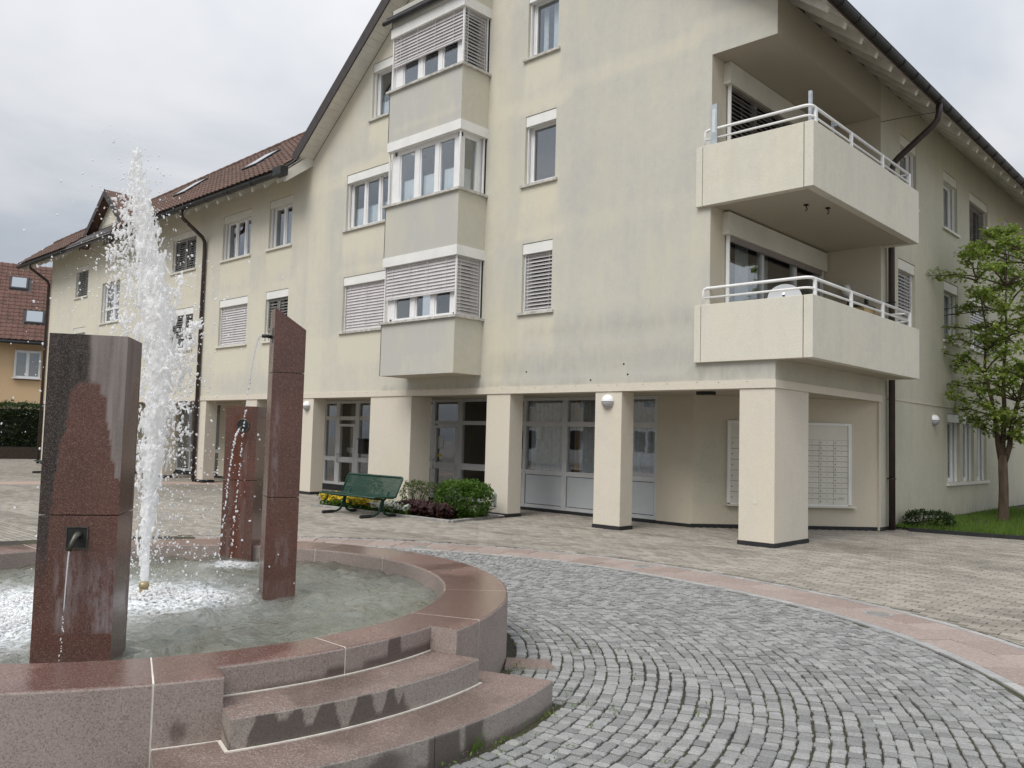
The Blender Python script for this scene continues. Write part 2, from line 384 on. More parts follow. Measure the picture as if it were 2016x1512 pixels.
def link(name, me, parent=None, kind=None, M=None, bevel=0):
    o = bpy.data.objects.new(name, me); col.objects.link(o)
    if parent is not None:
        o.parent = parent; o.matrix_parent_inverse = PW(parent).inverted()
    if M is not None: o.matrix_basis = M
    if kind: o['kind'] = kind
    if bevel:
        b = o.modifiers.new('bevel', 'BEVEL'); b.width = bevel; b.segments = 2; b.limit_method = 'ANGLE'; b.angle_limit = rad(40)
    return o
_pw = {}
def PW(o):
    if o.name in _pw: return _pw[o.name]
    M = o.matrix_basis.copy()
    _pw[o.name] = M; return M
def tag(o, label, cat=None, group=None, kind=None):
    if label: o['label'] = label
    if cat: o['category'] = cat
    if group: o['group'] = group
    if kind: o['kind'] = kind
    return o
def thing(name, label, cat, loc=(0, 0, 0), group=None):
    o = bpy.data.objects.new(name, None); col.objects.link(o); o.location = loc; o.empty_display_size = .2
    o.matrix_basis = Matrix.Translation(Vector(loc)); return tag(o, label, cat, group)
def copy_tree(o, M, label=None, group=None):
    "copy of a top-level thing and all its parts, moved by world matrix M"
    c = o.copy(); col.objects.link(c); c.matrix_basis = M @ o.matrix_basis
    if label: c['label'] = label
    if group: c['group'] = group
    def rec(src, dst):
        for ch in [q for q in src.children]:
            d = ch.copy(); col.objects.link(d); d.parent = dst; d.matrix_parent_inverse = ch.matrix_parent_inverse.copy(); rec(ch, d)
    rec(o, c); return c
def bevel_block(sx, sy, h, b, jit, rnd, round_=0):
    "unit-ish stone: bottom rim, shoulder, inset top"
    c = [(-sx/2, -sy/2), (sx/2, -sy/2), (sx/2, sy/2), (-sx/2, sy/2)]
    c = [(x+rnd.uniform(-jit, jit), y+rnd.uniform(-jit, jit)) for x, y in c]
    if round_:
        e = []
        for k in range(4):
            p0 = Vector(c[k-1]); p1 = Vector(c[k]); p2 = Vector(c[(k+1) % 4])
            e += [tuple(p1+(p0-p1)*round_), tuple(p1+(p2-p1)*round_)]
        c = e
    n = len(c); k = 1-2*b/min(sx, sy)
    v = [(x, y, -h) for x, y in c]+[(x, y, -b*.7) for x, y in c]+[(x*k, y*k, rnd.uniform(-1, 1)*jit*.25) for x, y in c]
    f = [tuple(range(2*n, 3*n))]
    for a in (0, n):
        f += [(a+i, a+(i+1) % n, a+n+(i+1) % n, a+n+i) for i in range(n)]
    return v, f
def scatter(name, variants, mat, parent, places, nobj, stuffname, nearest=True, smooth=False):
    "places: (Matrix, variant). Largest in view become objects of their own, the rest one 'stuff' mesh"
    sc = []
    for M, k in places:
        t = M.translation; w = px(t)[2]
        sc.append((0 if inview(t, 0) else 1, w if nearest else 0))
    order = sorted(range(len(places)), key=lambda i: sc[i])
    vm = [None]*len(variants)
    for i in order[:nobj]:
        M, k = places[i]
        if sc[i][0]: continue
        if vm[k] is None:
            b = MB(); b.add(*variants[k]); vm[k] = b.mesh(name, mat, smooth)
        link(name, vm[k], parent, None, M)
    b = MB(); tint = []
    for j, i in enumerate(order):
        if j < nobj and not sc[i][0]: continue
        M, k = places[i]; b.add(*variants[k], M); tint += [RND.random()]*len(variants[k][0])
    if b.v: b.build(stuffname, mat, parent, smooth, 'stuff', {'tint': tint})
def leaves(pts, size, name, mat, parent=None, kind=None, rnd=RND, droop=.3, aspect=.55):
    b = MB(); tint = []
    for P in pts:
        P = Vector(P); d = Vector((rnd.gauss(0, 1), rnd.gauss(0, 1), rnd.gauss(0, .6)-droop)).normalized()
        a = d.cross(Vector((rnd.gauss(0, .5), rnd.gauss(0, .5), 1))).normalized(); nrm = a.cross(d)
        L = size*rnd.uniform(.65, 1.35); W = L*aspect
        i = len(b.v); b.v += [tuple(P), tuple(P+d*L*.45+a*W*.5+nrm*L*.08), tuple(P+d*L), tuple(P+d*L*.45-a*W*.5+nrm*L*.08)]
        b.f += [(i, i+1, i+2), (i, i+2, i+3)]; tint += [rnd.random()]*4
    return b.build(name, mat, parent, False, kind, {'tint': tint})
def nz(x, y, s=0.): return noise.noise((x, y, s))
def sm(a, b_, x): x = max(0, min(1, (x-a)/(b_-a))); return x*x*(3-2*x)
# ================================================================== ground
FC = Vector((-6.366, 2.804, 0))
def pol(r, t, z=0.): return (FC.x+r*math.cos(t), FC.y+r*math.sin(t), z)
def angpx(P): return math.degrees(math.atan2(P[1]-FC.y, P[0]-FC.x))
BAND = [(-180, 6.1), (-60, 6.25), (0, 6.3), (38, 6.28), (45.7, 6.262), (53.4, 6.235), (60.7, 6.175), (68, 6.08), (77, 5.99), (88, 5.955), (98, 5.955), (115, 5.85), (140, 5.9), (180, 6.1)]
def band_in(t):
    d = (math.degrees(t)+180) % 360-180
    for (a, ra), (b, rb) in zip(BAND, BAND[1:]):
        if a <= d <= b: return ra+(rb-ra)*(d-a)/(b-a)
    return 6.1
BW = .68
b = MB(); b.quad((-260, -160, -.05), (160, -160, -.05), (160, 260, -.05), (-260, 260, -.05))
ground = b.build('ground', 'paving_far', None, kind='structure')
b = MB(); b.quad((-60, -25, -.02), (26, -25, -.02), (26, 34, -.02), (-60, 34, -.02))
plaza = b.build('plaza_paving', 'paving_far', None, kind='structure')
b = MB(); N = 128
b.poly([pol(band_in(2*math.pi*k/N)+BW+.14, 2*math.pi*k/N, -.014) for k in range(N)])
bed = b.build('cobble_paving', 'joint', None, kind='structure')
# cobbles in rings round the fountain
def cobbles():
    rnd = random.Random(3); var = [bevel_block(1, 1, .5, .07, .055, rnd, .11) for _ in range(20)]
    pl = []; r = 2.80; row = 0
    while r < 6.45:
        h = .083+rnd.uniform(-.005, .006); rc = r+h/2; t = rad(-62)+rnd.random()*.03
        while t < rad(131):
            w = rnd.choice((.054, .060, .064, .068, .072, .078, .086, .10))*rnd.uniform(.93, 1.07); tc_ = t+w/2/rc
            rr = rc+.02*noise.noise((tc_*rc*1.3, rc*2.1, 3.))+rnd.uniform(-.004, .004)
            P = pol(rr, tc_, rnd.uniform(-.006, .004)); deg = math.degrees(tc_)
            ok = rr+h/2 < band_in(tc_)-.085 and inview(P, 260)
            if -23.4 < deg < 21.3+2.1*3./rr*.45 and rr < 3.292: ok = False
            if ok:
                g = .0085
                M = Matrix.Translation(P) @ Matrix.Rotation(tc_-math.pi/2+rnd.uniform(-.05, .05), 4, 'Z') @ Matrix.Rotation(rnd.uniform(-.03, .03), 4, 'X') @ Matrix.Diagonal((w-g, h-g, .09, 1))
                pl.append((M, rnd.randrange(20)))
            t += w/rc
        r += h
    scatter('cobblestone', var, 'cobble', bed, pl, 300, 'cobblestone_field')
cobbles()
# pink band of fitted slabs, with granite edging on both sides
def band():
    rnd = random.Random(5); slabs = []; edges = []
    t = rad(-62)
    offs = [0, .31, BW]
    def slab(lst, r0_, r1_, ta, tb, z):
        lst.append((r0_, r1_, ta, tb, z))
    for lane in range(2):
        t = rad(-62)+lane*.03
        while t < rad(150):
            w = rnd.uniform(.26, .50)/6.5; slab(slabs, offs[lane], offs[lane+1], t, t+w, rnd.uniform(-.003, .002)); t += w
    for off0, off1, wd in ((-.095, 0, .16), (BW, BW+.08, .16)):
        t = rad(-62)
        while t < rad(150):
            w = wd*rnd.uniform(.7, 1.3)/6.4; slab(edges, off0, off1, t, t+w, rnd.uniform(-.002, .003)); t += w
    def mk(lst, name, mat, nobj, stuff):
        rec = []
        for (a, c, ta, tb, z) in lst:
            g = .004; ga = g/6.4; q = []
            wob = lambda tt, o: .012*math.sin(tt*37+o*9)
            for (o, tt) in ((a+g, ta+ga), (c-g, ta+ga), (c-g, tb-ga), (a+g, tb-ga)):
                w_ = wob(tt, o) if 0 < o-.02 < BW-.1 else 0
                q.append(Vector(pol(band_in(tt)+o+w_, tt, z)))
            cc = sum(q, Vector())/4
            if not inview(cc, 200): continue
            rec.append((px(cc)[2], cc, q))
        rec.sort(key=lambda e: e[0])
        jb = MB(); tint = []
        for k, (w, cc, q) in enumerate(rec):
            loc = [p_-cc for p_ in q][::-1]
            v = [(p_.x, p_.y, -.05) for p_ in loc]+[(p_.x, p_.y, -.004) for p_ in loc]+[(p_.x*.97, p_.y*.97, 0) for p_ in loc]
            f = [(8, 9, 10, 11)]+[(a+i, a+(i+1) % 4, a+4+(i+1) % 4, a+4+i) for a in (0, 4) for i in range(4)]
            if k < nobj and inview(cc, 0):
                bb = MB(); bb.add(v, f); link(name, bb.mesh(name, mat), bed, None, Matrix.Translation(cc))
            else:
                jb.add(v, f, Matrix.Translation(cc)); tint += [rnd.random()]*12
        if jb.v: jb.build(stuff, mat, bed, kind='stuff', attrs={'tint': tint})
    mk(slabs, 'band_slab', 'band_stone', 90, 'band_slabs_beyond'); mk(edges, 'edging_stone', 'edge_stone', 110, 'edging_stones_beyond')
band()
def pavers():
    rnd = random.Random(9); var = [bevel_block(.191, .091, .05, .007, .003, rnd) for _ in range(4)]; pl = []
    j = 0; y = 4.5
    while y < 17.3:
        x = -19.5+(j % 2)*.1
        while x < 3.2:
            P = Vector((x, y, rnd.uniform(-.0025, .0015))); d = math.hypot(x-FC.x, y-FC.y); t = math.atan2(y-FC.y, x-FC.x)
            ok = d > band_in(t)+BW+.19 and inview(P, 20)
            if y > 14.15 and x < -6.04+(y-16.95)*.9: ok = False
            if ok and px(P)[1] > 2016: ok = False
            if ok:
                pl.append((Matrix.Translation(P) @ Matrix.Rotation(rnd.uniform(-.012, .012), 4, 'Z'), rnd.randrange(4)))
            x += .2
        y += .1; j += 1
    scatter('paving_brick', var, 'paver', plaza, pl, 300, 'paving_brick_field')
pavers()
# ================================================================== fountain
RO, RI, RH, WZ = 2.726, 2.242, .442, .315
ftn = thing('fountain', 'round red granite fountain basin with steps and three stone pillars standing in it', 'fountain', tuple(FC))
def wetfun(r, t, z):
    "water stains on the risers: dark runs with pale dry tongues between them"
    d = math.degrees(t); d = (d+180) % 360-180; w = 0.; j = nz(d*.9, z*9, 1.)
    if 2.87 < r < 2.90 and .14 < z < .29:                       # upper riser
        zz = (z-.147)/.147; edge = d+15.8
        dry = 0.
        for c, hw, dep in ((-15.2, 1.6, 1.05), (-11.0, .9, .35), (-8.4, 1.0, .62), (-4.6, 1.3, .92), (-.6, 1.0, .80), (2.0, .9, .55)):
            if 1-zz < dep*(1-((d-c)/hw)**2+.25*j): dry = 1.
        w = 0. if dry else sm(3.8, 3.0, d+2.2*(zz-.2)+.8*j)
    elif 2.53 < r < 2.55 and .28 < z < .43:                      # riser in the rim notch
        zz = (z-.295)/.147; lim = .12+.24*sm(-5, -1, d)*sm(0.5, -.4, d)+.22*sm(1, 5, d)+.7*sm(.35, .0, abs(d-8.2)-1.0)+.1*j
        w = sm(lim+.03, lim-.03, zz)
        if d < -11.5: w *= sm(-14, -12, d)*.6
    elif 3.2 < r < 3.26 and z < .146:                            # lowest riser
        zz = z/.147; a = sm(1.0, .5, abs(d-1.9)-1.3+.8*j)*sm(1.0, .85, zz-.05*j)+sm(.9, .4, abs(d-5.6)-.7+.6*j)*sm(1.02, .9, zz)
        b_ = sm(-1., -4, d)*sm(.95, .55, zz-.35*nz(d*.35, 3.)); w = min(1, a+b_+sm(.22, .05, zz+.1*j)*.7)
    elif r > 2.70 and z < .40 and -22.4 < d < -16:               # rim block beside the steps
        w = .8*sm(.5, .25, math.hypot((d+20.2)*.9, (z-.21)*14)*.5+.2*j)
    return w
def wet_ring(prof, t0, t1, n, nz_=14):
    "like ring, with the outer face finely divided and a 'wet' attribute"
    p2 = []
    for (a, b_) in zip(prof, prof[1:]+prof[:1]):
        p2.append(a)
        if abs(a[0]-b_[0]) < 1e-6 and a[1] < b_[1]: p2 += [(a[0], a[1]+(b_[1]-a[1])*k/nz_) for k in range(1, nz_)]
    mb = ring(p2, t0, t1, n); att = []
    for v in mb.v:
        r = math.hypot(v[0]-FC.x, v[1]-FC.y); att.append(wetfun(r, math.atan2(v[1]-FC.y, v[0]-FC.x), v[2]))
    return mb, att
def ring(prof, t0, t1, n, mb=None, cap=True):
    "profile [(r,z)] ccw in the r-z plane swept from t0 to t1"
    mb = mb or MB(); m = len(prof); i0 = len(mb.v)
    for k in range(n+1):
        t = t0+(t1-t0)*k/n
        for r, z in prof: mb.v.append(pol(r, t, z))
    for k in range(n):
        for j in range(m):
            a = i0+k*m+j; c = i0+k*m+(j+1) % m; mb.f.append((a, a+m, c+m, c))
    if cap:
        mb.f.append(tuple(i0+j for j in range(m))); mb.f.append(tuple(i0+n*m+j for j in range(m-1, -1, -1)))
    return mb
def rprof(a, c, z0, z1, ch=.010):
    return [(a, z0), (c, z0), (c, z1-ch*1.3), (c-ch*.35, z1-ch*.4), (c-ch*1.2, z1), (a+ch*1.2, z1), (a+ch*.35, z1-ch*.4), (a, z1-ch*1.3)]
SEG = rad(22.5); NA = rad(16.0); GAP = .0042/2.5
for k in range(16):
    t0 = k*SEG+GAP; t1 = (k+1)*SEG-GAP
    if k == 0:
        mb, att = wet_ring(rprof(RI, 2.54, -.03, RH), t0, NA, 80); ring(rprof(RI, RO, -.03, RH), NA, t1, 4, mb); att += [0.]*(len(mb.v)-len(att))
    elif k == 15:
        mb, att = wet_ring(rprof(RI, RO, -.03, RH), t0, 2*math.pi-NA, 30); m2, a2 = wet_ring(rprof(RI, 2.54, -.03, RH), 2*math.pi-NA, t1, 80); mb.add(m2.v, m2.f); att += a2
    else: mb = ring(rprof(RI, RO, -.03, RH), t0, t1, 12); att = None
    mb.build('rim_stone', 'granite_rim', ftn, attrs={'wet': att} if att else None)
mb = MB()
for k in range(16):
    t = k*SEG; ro = 2.54 if k == 0 else RO
    ring([(RI-.002+.004, -.03), (ro-.003, -.03), (ro-.0015, RH-.0012), (RI+.002, RH-.0012)], t-GAP*1.15, t+GAP*1.15, 1, mb)
mb.split('mortar_joint', 'mortar', ftn)
def step(r_in, r_out, t0, t1, z1, joints, n):
    ts = [t0]+joints+[t1]
    for a, c in zip(ts, ts[1:]):
        mb, att = wet_ring(rprof(r_in, r_out, -.03, z1, .007), a+.0008, c-.0008, n); mb.build('step_stone', 'granite_step', ftn, attrs={'wet': att})
    # light mortar bead along the back of the tread
step(2.545, 2.888, -rad(16.05), rad(15.9), .294, [], 150)
step(2.73, 3.245, -rad(22.4), rad(21.3), .147, [rad(.6)], 110)
mb = MB()
ring([(2.541, .293), (2.552, .293), (2.552, .299), (2.541, .299)], -rad(16), rad(15.9), 20, mb)
ring([(2.89, .140), (2.902, .140), (2.902, .153), (2.89, .153)], -rad(16.3), rad(16.3), 20, mb)
ring([(2.73, .140), (2.738, .140), (2.738, .151), (2.73, .151)], -rad(22.4), -rad(16.4), 6, mb)
for s, a in ((-1, -rad(16.25)), (1, rad(16.1))):
    ring([(2.735, .145), (2.895, .145), (2.895, .152), (2.735, .152)], a-.003, a+.003, 1, mb)
mb.split('mortar_bead', 'mortar', ftn)
# dark granite flat stone peeping out behind the rim on the right
mb = MB(); mb.prism([(-4.10, 4.36), (-3.84, 4.60), (-4.02, 4.72), (-4.26, 4.55)], -.03, .012)
mb.build('drain_slab', 'granite_step', ftn)
# basin floor and wall below water
mb = MB(); mb.poly([pol(2.25, 2*math.pi*k/64, .10) for k in range(64)]); mb.build('basin_floor', 'basin_stone', ftn)
# ---- pillars: closed quads with fine grids so that weathering attributes follow the stone
def pillar(name, corners, z0, z1s, seams, wfun):
    "corners ccw from above, z1s heights per corner; blocks between seams"
    zs = [z0]+seams+[None]; first = None
    for bi in range(len(zs)-1):
        mb = MB(); att = {'rough': [], 'lime_sheen': [], 'rust': [], 'pale': []}; lo = zs[bi]; hi = zs[bi+1]
        nc = len(corners)
        for k in range(nc):
            A = Vector(corners[k]); B = Vector(corners[(k+1) % nc])
            ha = hi-.003 if hi else z1s[k]; hb = hi-.003 if hi else z1s[(k+1) % nc]; l0 = lo+(.003 if bi else 0)
            nu = max(2, int((B-A).length/.012)); nv = max(2, int((max(ha, hb)-l0)/.014)); i0 = len(mb.v)
            for j in range(nv+1):
                for i in range(nu+1):
                    u = i/nu; P2 = A+(B-A)*u; z = l0+(ha+(hb-ha)*u-l0)*j/nv
                    mb.v.append((P2.x, P2.y, z)); w = wfun(k, u, z)
                    for q, key in zip(w+(1.,) if len(w) == 3 else w, ('rough', 'lime_sheen', 'rust', 'pale')): att[key].append(q)
            for j in range(nv):
                for i in range(nu):
                    a = i0+j*(nu+1)+i; mb.f.append((a, a+1, a+nu+2, a+nu+1))
        i = len(mb.v)
        for k in range(nc): mb.v.append((corners[k][0], corners[k][1], (hi-.003) if hi else z1s[k])); [att[q].append(.6 if not hi and q == 'rough' else 0.) for q in att]
        mb.f.append(tuple(range(i, i+nc)))
        if bi:
            i = len(mb.v)
            for k in range(nc): mb.v.append((corners[k][0], corners[k][1], lo+.003)); [att[q].append(0.) for q in att]
            mb.f.append(tuple(range(i+nc-1, i-1, -1)))
        o = mb.build('pillar' if bi == 0 else 'pillar_block', 'granite_pillar', ftn if bi == 0 else first, attrs=att)
        if bi == 0: first = o
    return first
# front-left pillar: the top of its outer face is left rough round a polished, stepped outline
PA, PB, PC = Vector((-5.04, 1.62)), Vector((-4.815, 1.955)), Vector((-5.11, 2.16)); PD = PA+(PC-PB)
def w1(k, u, z):
    rough = lime_sheen = 0.
    if k == 0:
        us = u+.012*nz(u*30, z*30)
        prof = [(.0, 1.0), (.14, 1.05), (.155, 1.32), (.20, 1.36), (.215, 1.53), (.27, 1.56), (.285, 1.76), (.33, 1.81), (.40, 1.845), (.66, 1.845), (.70, 1.78), (.76, 1.77), (.78, 1.64), (.84, 1.56), (.86, 1.43), (.93, 1.40), (.94, 1.32), (1.0, 1.31), (1.1, 1.31)]
        lim = 1.3
        for (a, ra), (c, rb) in zip(prof, prof[1:]):
            if a <= us <= c: lim = ra+(rb-ra)*(us-a)/(c-a)
        rough = sm(lim-.004, lim+.004, z)
        if us < .14: rough = .9*sm(.65, 1.0, z)
        lime_sheen = sm(.95, .72, z)*sm(.42, .52, z+.05*nz(u*8, 2))*max(sm(.22, .3, u)*sm(.62, .45, u)*.8, sm(.62, .72, u)) * .9
        lime_sheen += .5*sm(.2, .3, u)*sm(.75, .6, u)*sm(1.0, .9, z)*sm(.4, .7, z)*.5
        if z < .47: lime_sheen *= .1
    elif k == 1:
        lim = 1.62+.28*sm(.3, .62, u+.03*nz(z*9, 5)); rough = .55*sm(lim-.01, lim+.01, z) if u < .93 else .4
        lime_sheen = .9*sm(.6, .9, u)*sm(.85, .5, z)*sm(.4, .5, z)
    pale = sm(.50, .58, u+.05*nz(z*6, 1)) if k == 0 else 1.
    return rough, min(1, lime_sheen), 0., pale
p1 = pillar('p1', [PA, PB, PC, PD], -.02, [2.112]*4, [1.113], w1)
def P1(u, n, z):   # point on / out of the outer face
    d = (PB-PA).normalized(); nn = Vector((d.y, -d.x)); q = PA+(PB-PA)*u+nn*n; return Vector((q.x, q.y, z))
# spout pipe; flat black sheet stands in for the niche's shaded depth
f1 = Fr((PA.x, PA.y), (PB-PA)); L1 = (PB-PA).length
mb = MB(); ua, ub = L1*.37, L1*.62
mb.fbox(f1, ua, ub, .001, .004, .935, 1.045); pl_ = mb.build('spout_backing', 'black', p1)
mb = MB()
for (a, c, z0, z1) in ((ua-.006, ua, .929, 1.051), (ub, ub+.006, .929, 1.051), (ua, ub, .929, .935), (ua, ub, 1.045, 1.051)): mb.fbox(f1, a, c, .0005, .007, z0, z1)
mb.build('spout_frame', 'bronze', p1)
mb = MB(); um = (ua+ub)/2
mb.tube([f1.p(um+.012, .0, 1.005), f1.p(um+.010, .03, 1.012), f1.p(um+.004, .05, 1.0), f1.p(um-.008, .07, .965), f1.p(um-.015, .078, .93)], [.018, .018, .016, .013, .012], 10)
mb.build('spout', 'bronze', p1, True)
# tall pillar with slanted top
QA, QB = Vector((-5.93, 3.54)), Vector((-5.828, 3.765)); dn = (QB-QA).normalized(); nn = Vector((-dn.y, dn.x)); QC = QB+nn*.30; QD = QA+nn*.30
def w2(k, u, z):
    lime_sheen = 0.
    if k == 0:
        lime_sheen = .9*sm(.08, .14, u)*sm(.36, .20, u+.08*nz(z*2.5, 3))*sm(2.0, 1.6, z)*sm(1.0, 1.15, z)+.5*sm(.2, .4, u)*sm(.85, .7, u)*sm(.85, .7, z)*sm(.5, .6, z)
        if u > .93 and z < 1.1: lime_sheen = 0
    if k == 3: lime_sheen = .3  # even pale tint paints the sky's sheen onto the narrow left face
    rough = 0.
    if z < .44+.04*nz(u*5, 7): return 0., .25, .25
    return rough, lime_sheen, .12 if z < 1.09 else 0.
p2 = pillar('p2', [QA, QB, QC, QD], -.02, [2.586, 2.42, 2.42, 2.586], [1.086, 2.07], w2)
f2 = Fr((QD.x, QD.y), (QA-QD))
mb = MB(); mb.tube([f2.p(.20, 0, 2.355), f2.p(.20, .045, 2.362), f2.p(.20, .085, 2.36)], .014, 10); mb.build('spout', 'black', p2, True)
mb = MB(); mb.fbox(f2, .175, .225, .0, .004, 2.31, 2.43); mb.build('spout_backing', 'bronze', p2)
# rear pillar let into the rim, with a round mouth
SA, SB = Vector((-8.02, 4.28)), Vector((-7.755, 4.48)); rdir = Vector((-.70, .72)).normalized(); SC = SB+rdir*.42; SD = SA+rdir*.42
def w3(k, u, z):
    lime_sheen = rust = rough = 0.
    if k == 0:
        du = abs(u-.55); rust = sm(.34, .16, abs(u-.52))*sm(1.78, 1.70, z)*.9
        lime_sheen = .75*sm(.16, .05, abs(u-.62))*sm(1.55, 1.4, z)+.5*sm(.12, .03, abs(u-.28))*sm(1.2, 1.0, z)
    if k == 1:
        rough = .35*sm(1.70+.06*u, 1.72+.06*u, z)
    return rough, lime_sheen, rust
p3 = pillar('p3', [SA, SB, SC, SD], -.02, [1.85]*4, [1.10], w3)
f3 = Fr((SA.x, SA.y), (SB-SA)); L3 = (SB-SA).length
mb = MB(); cen = f3.p(L3*.56, .003, 1.655)
mb.poly([f3.p(L3*.56+.062*math.cos(a), .003, 1.655+.062*math.sin(a)) for a in [2*math.pi*k/24 for k in range(24)]]); mb.build('spout_mouth', 'black', p3)
mb = MB(); mb.tube([f3.p(L3*.56+.064*math.cos(a), .004, 1.655+.064*math.sin(a)) for a in [2*math.pi*k/24 for k in range(25)]], .006, 6); mb.build('spout_collar', 'bronze', p3, True)
mb = MB(); mb.tube([f3.p(L3*.56, 0, 1.63), f3.p(L3*.56, .05, 1.632), f3.p(L3*.55, .075, 1.62)], .013, 8); mb.build('spout', 'bronze', p3, True)
# nozzle
NZ = Vector((-6.52, 2.87, .0))
mb = MB(); mb.tube([NZ+Vector((0, 0, z)) for z in (-.02, .375, .38)], .032, 16); mb.tube([NZ+Vector((0, 0, z)) for z in (.381, .389, .397, .415, .424)], [.036, .040, .040, .037, .030], 16)
nozzle = mb.build('nozzle', 'brass', ftn, True)
# ---- water surface
def water():
    rnd = random.Random(21); waves = []
    for _ in range(34):
        a = rnd.uniform(0, 2*math.pi); L = rnd.choice((.55, .40, .30, .22, .16, .12)); waves.append((math.cos(a)*2*math.pi/L, math.sin(a)*2*math.pi/L, rnd.uniform(0, 6.28), L*.0105))
    mb = MB(); foam = []; idx = {}; st = .024; n = int(2.30/st)+1
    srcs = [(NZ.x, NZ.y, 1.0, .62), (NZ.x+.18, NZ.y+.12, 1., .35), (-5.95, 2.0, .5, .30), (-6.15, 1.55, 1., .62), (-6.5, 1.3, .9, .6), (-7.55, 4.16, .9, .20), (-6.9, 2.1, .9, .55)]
    for i in range(-n, n+1):
        for j in range(-n, n+1):
            x, y = i*st, j*st
            if x*x+y*y > 2.285**2: continue
            X, Y = FC.x+x, FC.y+y
            z = sum(a*math.sin(kx*X+ky*Y+p0) for kx, ky, p0, a in waves)
            dn_ = math.hypot(X-NZ.x, Y-NZ.y); z += .014*math.cos(dn_*24)*math.exp(-dn_*1.2)
            fo = 0.
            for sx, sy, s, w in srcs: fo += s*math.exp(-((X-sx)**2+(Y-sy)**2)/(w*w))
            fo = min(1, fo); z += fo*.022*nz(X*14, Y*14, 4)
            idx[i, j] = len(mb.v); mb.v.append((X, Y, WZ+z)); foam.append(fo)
    for (i, j) in idx:
        q = [(i, j), (i+1, j), (i+1, j+1), (i, j+1)]
        if all(k in idx for k in q): mb.f.append(tuple(idx[k] for k in q))
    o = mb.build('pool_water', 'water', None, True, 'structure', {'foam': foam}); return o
water()
# ================================================================== apartment building
YF, XS = 12.45, -6.04
FRT = Fr((0, YF), (1, 0)); SID = Fr((XS, 0), (0, 1))
bld = thing('apartment_building', 'cream plastered apartment building with gable, oriel bays, arcade and corner balconies', 'building', (-12.6, YF, 0))
SL = .82
RIDX, RIDZ = -12.64, 8.93+6.6*SL
def rake(x): return RIDZ-abs(x-RIDX)*SL
WING_TOP = 8.86
DX, DH = -32.75, 2.15      # small cross gable on the wing
def ztop(x):
    z = WING_TOP if x < -19.3 else 0
    z = max(z, rake(x)); z = max(z, 10.33-abs(x-DX)*SL if abs(x-DX) < DH else 0)
    return z
def wall_grid(name, mat, par, fr, u0_, u1_, z0, z1, ops, stp, zt=None, grime=None, dirt=None, rev=.19):
    def cuts(a, c, e):
        s = sorted(set([a, c]+[q for q in e if a < q < c])); o = []
        for p_, q in zip(s, s[1:]):
            n = max(1, int(math.ceil((q-p_)/stp))); o += [p_+(q-p_)*k/n for k in range(n)]
        return o+[c]
    us = cuts(u0_, u1_, [q for o in ops for q in o[:2]]); zs = cuts(z0, z1, [q for o in ops for q in o[2:4]])
    mb = MB(); idx = {}; ga = []; da = []
    def V(i, j):
        z = zs[j] if zt is None else min(zs[j], zt(us[i])); k = (i, round(z, 4))
        if k not in idx:
            idx[k] = len(mb.v); mb.v.append(tuple(fr.p(us[i], 0, z))); ga.append(grime(us[i], z) if grime else 0.); da.append(dirt(us[i], z) if dirt else 0.)
        return idx[k]
    for i in range(len(us)-1):
        for j in range(len(zs)-1):
            uc = (us[i]+us[i+1])/2; zc = (zs[j]+zs[j+1])/2
            if any(o[0] < uc < o[1] and o[2] < zc < o[3] for o in ops): continue
            q = []
            for k in (V(i, j), V(i+1, j), V(i+1, j+1), V(i, j+1)):
                if k not in q: q.append(k)
            if len(q) > 2: mb.f.append(tuple(q))
    for o in ops:
        if len(o) > 4: continue
        a, c, e, f = o
        P = lambda u, n, z: fr.p(u, n, z)
        for q in ((P(a, 0, e), P(a, 0, f), P(a, -rev, f), P(a, -rev, e)), (P(c, 0, f), P(c, 0, e), P(c, -rev, e), P(c, -rev, f)), (P(a, 0, f), P(c, 0, f), P(c, -rev, f), P(a, -rev, f)), (P(c, 0, e), P(a, 0, e), P(a, -rev, e), P(c, -rev, e))):
            mb.quad(*q); ga.extend([.25]*4); da.extend([0]*4)
    return mb.build(name, mat, par, attrs={'grime': ga, 'dirt': da})
slat_cache = {}
def slat_mesh(L, chord, mat):
    k = (round(L, 2), mat)
    if k not in slat_cache:
        mb = MB(); n = 3; pr = []
        for i in range(n+1):
            s = i/n-.5; pr.append((s*chord, .010*(1-4*s*s)))
        pr2 = [(a, c-.004) for a, c in pr[::-1]]; allp = pr+pr2
        m = len(allp)
        for x in (-L/2, L/2):
            for a, c in allp: mb.v.append((x, c, a))
        for j in range(m): mb.f.append((j, (j+1) % m, m+(j+1) % m, m+j))
        mb.f += [tuple(range(m-1, -1, -1)), tuple(range(m, 2*m))]
        slat_cache[k] = mb.mesh('slat', mat)
    return slat_cache[k]
def frmat(fr, u, n, z, tilt):
    R3 = Matrix((( fr.U.x, -fr.N.x, 0), (fr.U.y, -fr.N.y, 0), (0, 0, 1))).to_4x4()   # local x=U, y=inward, z=up
    return Matrix.Translation(fr.p(u, n, z)) @ R3 @ Matrix.Rotation(tilt, 4, 'X')
def blind(par, fr, u0_, u1_, n, ztop_, zbot, tilt, mat, pitch=.073, rails=True, cords=3):
    L = u1_-u0_-.05; me = slat_mesh(L, .079, mat); z = ztop_-.03; k = 0
    while z > zbot+.03:
        link('slat', me, par, None, frmat(fr, (u0_+u1_)/2, n, z+RND.uniform(-.003, .003), tilt)); z -= pitch; k += 1
    mb = MB(); mb.fbox(fr, u0_+.02, u1_-.02, n-.02, n+.02, zbot, zbot+.035)
    for c in range(cords):
        uc = u0_+(u1_-u0_)*(.12+.76*c/max(1, cords-1)); mb.fbox(fr, uc-.003, uc+.003, n+.036, n+.040, zbot, ztop_)
    mb.build('blind_bottom_rail', mat, par)
